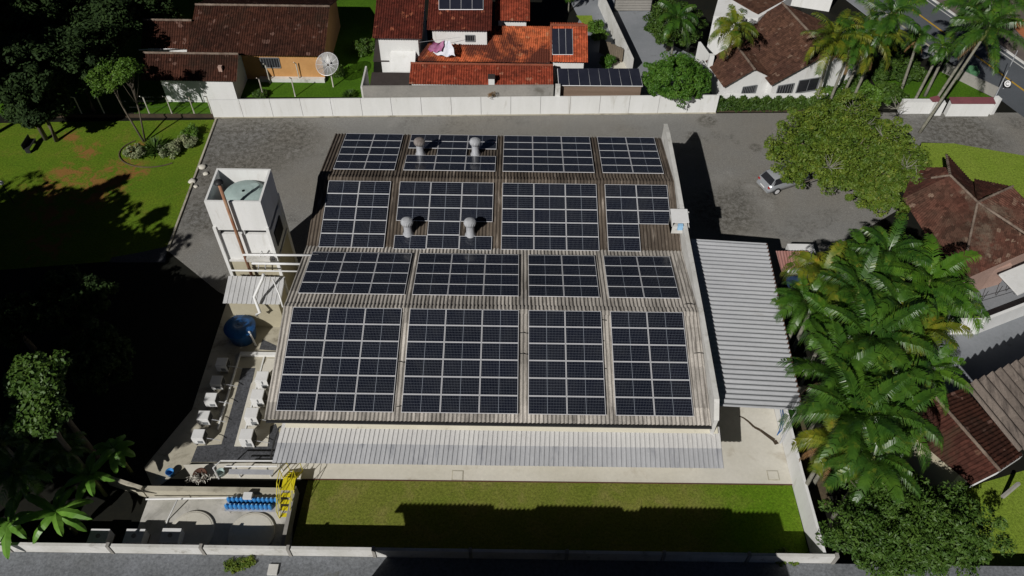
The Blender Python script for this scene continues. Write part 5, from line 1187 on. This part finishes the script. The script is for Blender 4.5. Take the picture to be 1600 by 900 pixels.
a = MB(); a.obox(cp(-.07, -.7, .26), cside*1.4, cdir*.12, (0, 0, .24)); bp = t.part('bumper', a, M['silver']); a = MB(); a.obox(cp(-.085, -.25, .45), cside*.5, cdir*.014, (0, 0, .12)); t.part('number_plate', a, M['white_metal'], bp)
a = MB(); a.quad(cp(2.93, -.68, .99), cp(2.93, .68, .99), cp(2.2, .54, 1.45), cp(2.2, -.54, 1.45)); t.part('windscreen', a, M['window'])

# ================================================================== LEFT GARDEN
# planting ring
a = MB(); cc0 = P(240, 238); 
pts_ = [cc0+V(2.7*math.cos(an), 1.9*math.sin(an), .06) for an in np.linspace(PI*.75, PI*1.75, 20)]; a.path(pts_, .05, 6); single('bed_edging', a, M['dry_strip'], 'curved concrete edging round the planting bed on the left lawn', 'edging')
def spiky(label, p, n, L, mat, seed, group=None, name='spiky_plant', w=.05, e=(.3, 1.3)):
    g = random.Random(seed); t_ = Thing(name, label, 'plant', p, group); a = MB()
    for i in range(n):
        an = g.uniform(0, 2*PI); el = g.uniform(*e); l = L*g.uniform(.7, 1.1); d = V(math.cos(an)*math.cos(el), math.sin(an)*math.cos(el), math.sin(el)); sd = V(-math.sin(an), math.cos(an), 0)*w
        o_ = Vector(p)+V(math.cos(an), math.sin(an), 0)*g.uniform(0, .25*L); m_ = o_+d*l*.55; e_ = o_+d*l+V(0, 0, -.18*l)
        a.quad(o_-sd*.6, m_-sd, m_+sd, o_+sd*.6); a.quad(m_-sd, e_-sd*.1, e_+sd*.1, m_+sd)
    t_.part('leaves', a, M[mat]); return t_
spiky('large dark spiky plant cluster in the bed on the left lawn', P(243, 236), 130, 1.3, 'leaf_mid', 1, 'plants in the lawn bed', w=.07)
spiky('smaller spiky plant at the left of the lawn bed', P(228, 243), 60, .9, 'leaf_dark', 2, 'plants in the lawn bed', w=.06)
spiky('row of spiky succulents at the foot of the white wall by the dish', P(547, 152), 150, .8, 'leaf_mid', 3, w=.06)
for q, lb_, sd in (((290, 228), 'pale bushy plant at the right of the lawn bed', 11), ((268, 240), 'pale low bush at the front of the lawn bed', 12), ((212, 243), 'greyish bush at the left edge of the lawn bed', 13), ((300, 213), 'pale upper bush beside the lawn kerb', 14)):
    p = P(*q); tree('garden_bush', lb_, (p.x, p.y, .35), (.85, .6, .45), M['leaf_pale'] if sd < 14 else M['leaf_lime'], 30, 50, .25, .08, seed=sd, group='pale bushes of the lawn bed', trunk_r=.03, cat='bush')
# slim tree with leaning trunk
b = P(225, 222); c1 = PY(168, 122, b.y+1.2)
t = tree('slim_tree', 'slim leaning tree with bright green crown beside the wire fence, left crown', (c1.x, c1.y, c1.z), (1.55, 1.4, 1.1), M['leaf_lime'], 40, 80, .42, .08, seed=21, lean=(b.x-c1.x, b.y-c1.y), group='slim garden trees', trunk_r=.09)
b = P(227, 221); c1 = PY(200, 115, b.y+1.0)
tree('slim_tree', 'slim leaning tree with bright green crown beside the wire fence, right crown', (c1.x, c1.y, c1.z), (.9, .9, 1.4), M['leaf_lime'], 30, 80, .4, .09, seed=22, lean=(b.x-c1.x, b.y-c1.y), group='slim garden trees', trunk_r=.08)
# small garden lamp
b = P(22, 318); tp_ = PY(5, 300, b.y); t = Thing('garden_lamp', 'dark lamp post with a white globe at the left edge of the lawn', 'lamp post', b)
a = MB(); a.tube(b, b+V(0, 0, 1.9), .035, None, 8); t.part('post', a, M['dark_metal']); a = MB(); a.smooth = True; a.lathe(b+V(0, 0, 1.9), [(.03, 0), (.13, .06), (.17, .17), (.13, .28), (.03, .34)], 16); t.part('globe', a, M['white_metal'])
p = P(50, 232); t = Thing('garden_bench', 'dark wooden bench at the back of the left lawn', 'bench', p)
a = MB(); a.box(p.x, p.y, .42, .45, 1.4, .05); t.part('seat', a, M['dark_metal']); a = MB(); a.box(p.x-.22, p.y, .45, .04, 1.4, .45); t.part('backrest', a, M['dark_metal'])
for dy in (-.6, .6): a = MB(); a.box(p.x, p.y+dy, 0, .4, .06, .42); t.part('leg', a, M['dark_metal'])
# shrub near dish
for q, r, lb_, sd in (((572, 82), .9, 'dark green shrub on the grass left of the red house', 41), ((525, 118), .5, 'small shrub at the foot of the satellite dish', 42), ((408, 150), .35, 'dark low bush at the first garden post', 43)):
    p = P(*q); tree('garden_bush', lb_, (p.x, p.y, r*.6), (r*1.2, r, r*.8), M['leaf_mid'], 36, 60, .3, .09, seed=sd, group='neighbour garden bushes', trunk_r=.04, cat='bush')

# ================================================================== TREES
def T(name, label, px, py, zc, rpx, ratio_z, mat, seed, nclump, per, clump_r, leaf, group=None, ry=.95, **kw):
    p = P(px, py, zc); r = rpx*mpp(p)
    return tree(name, label, (p.x, p.y, zc), (r, r*ry, r*ratio_z), M[mat], nclump, per, clump_r, leaf, seed=seed, group=group, **kw)
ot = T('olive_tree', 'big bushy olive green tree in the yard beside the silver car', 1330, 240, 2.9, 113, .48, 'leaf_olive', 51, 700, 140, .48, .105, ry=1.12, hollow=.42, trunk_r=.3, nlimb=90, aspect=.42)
g = random.Random(9)
for (q, z) in (((1400, 170), 4.6), ((1352, 195), 5.0), ((1415, 262), 4.4), ((1430, 280), 3.9), ((1330, 172), 4.6), ((1380, 215), 5.2), ((1295, 262), 5.0)):
    o_ = P(*q, z-.5); tw = MB()
    for i in range(16):
        d = V(g.gauss(0, 1), g.gauss(0, 1), g.uniform(.2, 1.1)).normalized(); m_ = o_+d*.5; tw.path([o_, m_, m_+(d+V(g.gauss(0, .4), g.gauss(0, .4), 0)).normalized()*.55], [.03, .02, .008], 4)
    ot.part('bare_twigs', tw, M['palm_bark'])
T('round_bush', 'round clipped green bush in front of the white house', 1058, 126, 2.5, 53, .62, 'leaf_round', 52, 300, 130, .38, .085, ry=.82, hollow=.72, cat='bush', trunk_r=.12)
T('garden_tree', 'dense green tree with a palm growing through it at the driveway', 1050, 40, 2.6, 40, .9, 'leaf_mid', 53, 200, 130, .45, .10, hollow=.6)
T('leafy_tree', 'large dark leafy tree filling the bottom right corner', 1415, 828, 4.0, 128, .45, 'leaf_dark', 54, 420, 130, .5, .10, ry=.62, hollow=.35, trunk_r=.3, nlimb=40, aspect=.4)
# palms on the right
pc = [((1388, 395), 8.3, 0, 1.0), ((1290, 432), 7.2, 1, 1.0), ((1342, 455), 7.8, 2, .95), ((1452, 440), 7.6, 0, 1.0), ((1402, 480), 8.3, 3, 1.1), ((1300, 500), 6.8, 1, 1.0), ((1358, 530), 8.0, 2, 1.05), ((1440, 520), 7.4, 1, 1.0),
      ((1310, 590), 7.2, 0, 1.0), ((1395, 590), 7.6, 3, 1.05), ((1450, 575), 6.8, 2, .85), ((1335, 650), 7.4, 2, 1.05), ((1300, 690), 6.2, 3, .95), ((1400, 655), 7.0, 1, .95), ((1365, 715), 6.6, 0, .9), ((1258, 470), 6.4, 2, .85), ((1490, 470), 6.8, 1, .8), ((1345, 395), 7.4, 3, .9)]
plab = ['topmost palm of the dense grove, over the brown roof', 'palm of the grove nearest the top corner of the carport', 'palm in the upper middle of the dense grove', 'palm of the grove leaning towards the pink terrace', 'tall palm in the centre of the grove with broad fronds', 'palm of the grove overhanging the carport edge at mid height', 'palm in the very middle of the grove', 'palm of the grove in front of the bent white wall',
        'palm of the grove beside the lower carport edge', 'palm of the grove above the moss red roof, left', 'small palm of the grove beside the grey terrace', 'palm of the lower grove with spread fronds', 'lowest left palm beside the white boundary wall', 'palm of the lower grove touching the moss red roof', 'lowest palm of the grove just above the leafy tree', 'palm of the grove reaching over the middle of the carport edge', 'palm of the grove nearest the bent white wall and terrace rails', 'palm of the grove just below the olive tree']
for i, ((q, z, k_, s_), lb_) in enumerate(zip(pc, plab)):
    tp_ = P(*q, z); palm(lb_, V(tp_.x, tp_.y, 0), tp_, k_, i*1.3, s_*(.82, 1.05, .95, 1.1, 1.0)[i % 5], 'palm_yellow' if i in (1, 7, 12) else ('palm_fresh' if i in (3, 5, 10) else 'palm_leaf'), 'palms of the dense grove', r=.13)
pc2 = [((1272, 170), (1303, 60), 0, 'first slender palm above the hedge, left of its group', 'palm_yellow'), ((1292, 170), (1335, 60), 1, 'second slender palm above the hedge', 'palm_leaf'), ((1310, 163), (1362, 55), 2, 'third slender palm above the hedge, pale straight trunk', 'palm_yellow'),
       ((1330, 160), (1392, 22), 0, 'tall palm behind the group above the hedge', 'palm_leaf'), ((1405, 150), (1437, 55), 3, 'thin palm with a small crown left of the entrance wall', 'palm_leaf'), ((1425, 165), (1472, 74), 3, 'palm with a small pale crown behind the entrance wall', 'palm_leaf'),
       ((1445, 150), (1515, 4), 1, 'tall palm with crown at the top edge over the road', 'palm_leaf'), ((1437, 207), (1545, 45), 2, 'tallest leaning palm in front of the entrance wall', 'palm_leaf'), ((1452, 172), (1570, -8), 0, 'palm whose fronds hang in at the top right corner', 'palm_leaf')]
for i, (b, tpx, k_, lb_, mt) in enumerate(pc2):
    bb = P(*b); tt = PY(*tpx, bb.y+.3); palm(lb_, bb, tt, k_, i*.9, .62 if k_ == 3 else 1.0, mt, 'slender palms near the road', r=.13, shaft=1.0)
bb = P(1048, 92); palm('palm growing in front of the dense driveway tree', bb, PY(1058, 28, bb.y-.4), 1, .4, .85, group='slender palms near the road', r=.1)
bb = P(1142, 118); tt = P(1148, 42, 6.0); palm('palm standing in front of the brown gable roofs', V(tt.x, tt.y, 0), tt, 1, 2.2, .85, 'palm_yellow', 'slender palms near the road', r=.1)
# undergrowth by road
for q, r, lb_, sd, mt in (((1385, 145), 1.3, 'leafy shrub just left of the entrance wall', 66, 'leaf_mid'), ((1345, 95), 1.4, 'shrub in the shade between the slender trunks', 67, 'leaf_dark'), ((1410, 80), 1.4, 'dark shrub between the road and the slender palms', 68, 'leaf_dark'), ((1360, 150), 1.6, 'green shrub under the slender palms', 61, 'leaf_lime'), ((1390, 110), 1.5, 'dark shrub behind the slender palms', 62, 'leaf_mid'), ((1330, 135), 1.3, 'green fern clump under the palms by the white house', 63, 'leaf_mid'), ((1425, 115), 1.2, 'shrub beside the roadside grass', 64, 'leaf_mid'), ((1300, 150), .9, 'small bush at the end of the hedge', 65, 'leaf_lime')):
    p = P(*q, .7); tree('garden_bush', lb_, (p.x, p.y, .7), (r, r*.9, r*.6), M[mt], 60, 80, .35, .11, seed=sd, group='undergrowth near the road', trunk_r=.05, cat='bush')
# left dark woods visible
wl_ = [((40, 30), 6, 85, 'dark tree at the top left corner'), ((130, 20), 5, 55, 'dark tree at the top edge, second from the left'), ((215, 8), 4, 45, 'green tree at the top edge beside the brown roof'), ((20, 120), 6, 70, 'dark tree at the left edge behind the fence'), ((110, 95), 5, 60, 'dark tree between the left edge and the slim green trees'), ((165, 45), 4.5, 45, 'tree with green highlights left of the brown roof'), ((60, 165), 3.5, 40, 'dark low tree by the end of the wire fence')]
for i, (q, z, r, lb_) in enumerate(wl_):
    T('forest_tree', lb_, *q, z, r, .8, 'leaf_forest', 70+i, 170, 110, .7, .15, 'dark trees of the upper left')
wl2 = [((58, 590), 8.5, 34, 'leaf_dark', 'leafy shrub tree at the left edge, upper one with green highlights'), ((66, 650), 7.5, 30, 'leaf_dark', 'leafy shrub tree at the left edge, lower one'), ((20, 500), 3.0, 40, 'leaf_forest', 'dark bush at the left edge in deep shade'), ((150, 560), 2.5, 55, 'leaf_forest', 'low dark bush in the middle of the shaded woods'), ((110, 470), 2.5, 60, 'leaf_forest', 'dark bush at the top of the shaded woods')]
for i, (q, z, r, mt, lb_) in enumerate(wl2):
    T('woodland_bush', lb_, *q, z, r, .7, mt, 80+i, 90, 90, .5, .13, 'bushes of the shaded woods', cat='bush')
# bottom left palms + bananas
for i, (q, z, k_, s_, lb_) in enumerate((((28, 738), 5.0, 0, .62, 'palm at the lower left edge with bright fronds'), ((98, 705), 4.0, 1, .55, 'shaded palm behind the bright one at lower left'), ((2, 690), 4.0, 2, .5, 'small palm at the left edge above the bright one'))):
    tp_ = P(*q, z); palm(lb_, V(tp_.x, tp_.y, 0), tp_, k_, i*2., s_, 'palm_leaf', 'palms of the lower left', r=.1)
def banana(label, p, n, L, seed, els=(.1, .9)):
    g = random.Random(seed); t_ = Thing('banana_plant', label, 'banana plant', V(p.x, p.y, 0), 'banana plants of the lower left')
    a = MB(); a.smooth = True; a.tube(V(p.x, p.y, 0), p, .12, .07, 8); t_.part('stem', a, M['crownshaft'])
    for i in range(n):
        an = 2*PI*i/n+g.uniform(-.3, .3); el = g.uniform(*els); l = L*g.uniform(.75, 1.1); a = MB(); m_ = 12; sd = V(-math.sin(an), math.cos(an), 0)
        pr = Vector(p); hor = V(math.cos(an), math.sin(an), 0)
        for k in range(m_+1):
            tt_ = k/m_; ee = el-1.2*tt_; pr = pr+(hor*math.cos(ee)+V(0, 0, math.sin(ee)))*(l/m_) if k else pr
            wd = .27*math.sin(PI*min(1, .08+.92*tt_))**.55*(1-.35*(tt_ > .97)); j1, j2 = g.uniform(.8, 1), g.uniform(.8, 1)
            a.v += [tuple(pr-sd*wd*j1-V(0, 0, .09)), tuple(pr), tuple(pr+sd*wd*j2-V(0, 0, .09))]
        for k in range(m_):
            b_ = k*3; a.f += [(b_, b_+1, b_+4, b_+3), (b_+1, b_+2, b_+5, b_+4)]
        t_.part('leaf', a, M['banana_leaf'])
banana('banana plant with broad lit leaves above the lane wall', P(88, 800, 2.6), 10, 2.3, 1)
banana('banana plant left of the broad lit one', P(14, 815, 2.6), 9, 2.0, 2)
banana('banana plant with small leaves in the middle of the shaded woods', P(140, 742, 2.4), 8, 1.7, 3)
banana('banana plant in the dark at the upper edge of the lit group', P(178, 700, 2.8), 9, 1.4, 4)
# shading trees outside the picture, lower left
g = random.Random(5); k_ = 0
spots = [(x+g.uniform(-1, 1)*.8, y+g.uniform(-1, 1)*.8, z) for (x, y, z) in
         [(-36, 12, 13), (-41, 13, 13), (-47, 13, 14), (-54, 13, 14), (-33, 13, 12), (-32.5, 18.5, 12), (-48, 20, 13.5), (-55, 20, 14), (-37, 24, 12), (-44, 25, 12.5), (-51, 26, 13), (-58, 27, 13), (-42, 29, 11), (-59, 34, 12), (-47, 46, 15), (-55, 45, 16), (-47.5, 54, 15), (-55, 54, 16), (-62, 56, 16), (-49, 63, 14), (-57, 64, 15)]]
for x, y, z in spots:
    thin_ = 23 < y < 40
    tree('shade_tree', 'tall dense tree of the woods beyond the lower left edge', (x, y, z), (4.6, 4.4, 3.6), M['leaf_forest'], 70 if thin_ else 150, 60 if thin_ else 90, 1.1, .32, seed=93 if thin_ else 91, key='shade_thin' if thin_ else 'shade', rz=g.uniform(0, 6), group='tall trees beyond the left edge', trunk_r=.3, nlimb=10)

# ================================================================== CAMERA, LIGHT, WORLD
cam = D.cameras.new('camera'); co = D.objects.new('camera', cam); C.objects.link(co); bpy.context.scene.camera = co
Rm = Matrix(((RT[0], UP[0], -FW[0]), (RT[1], UP[1], -FW[1]), (RT[2], UP[2], -FW[2]))); co.matrix_world = Matrix.Translation((0, 0, CH)) @ Rm.to_4x4()
cam.sensor_fit = 'HORIZONTAL'; cam.sensor_width = 36; cam.lens = 36*FPX/1600; cam.clip_start = .5; cam.clip_end = 3000
sun_to = V(-SX, -SY, 1).normalized()
el = math.asin(sun_to.z); azr = math.atan2(sun_to.x, sun_to.y)
sl = D.lights.new('sun', 'SUN'); so = D.objects.new('sun', sl); C.objects.link(so); sl.energy = 5.0; sl.angle = math.radians(.5); sl.color = (1, .975, .935)
so.rotation_euler = sun_to.to_track_quat('Z', 'Y').to_euler(); so.location = (0, 0, 80)
w = D.worlds.new('World'); bpy.context.scene.world = w; w.use_nodes = True; nt = w.node_tree; bg = nt.nodes['Background']
sk = nt.nodes.new('ShaderNodeTexSky'); sk.sky_type = 'NISHITA'; sk.sun_disc = False; sk.sun_elevation = el; sk.sun_rotation = azr; sk.altitude = 0; sk.air_density = .12; sk.dust_density = .05
nt.links.new(sk.outputs[0], bg.inputs[0]); bg.inputs[1].default_value = .05
s = bpy.context.scene; s.view_settings.view_transform = 'Standard'; s.view_settings.look = 'None'; s.view_settings.gamma = 1; s.view_settings.exposure = -.38
s.render.engine = 'CYCLES'; s.cycles.max_bounces = 5; s.cycles.diffuse_bounces = 2; s.cycles.transparent_max_bounces = 6
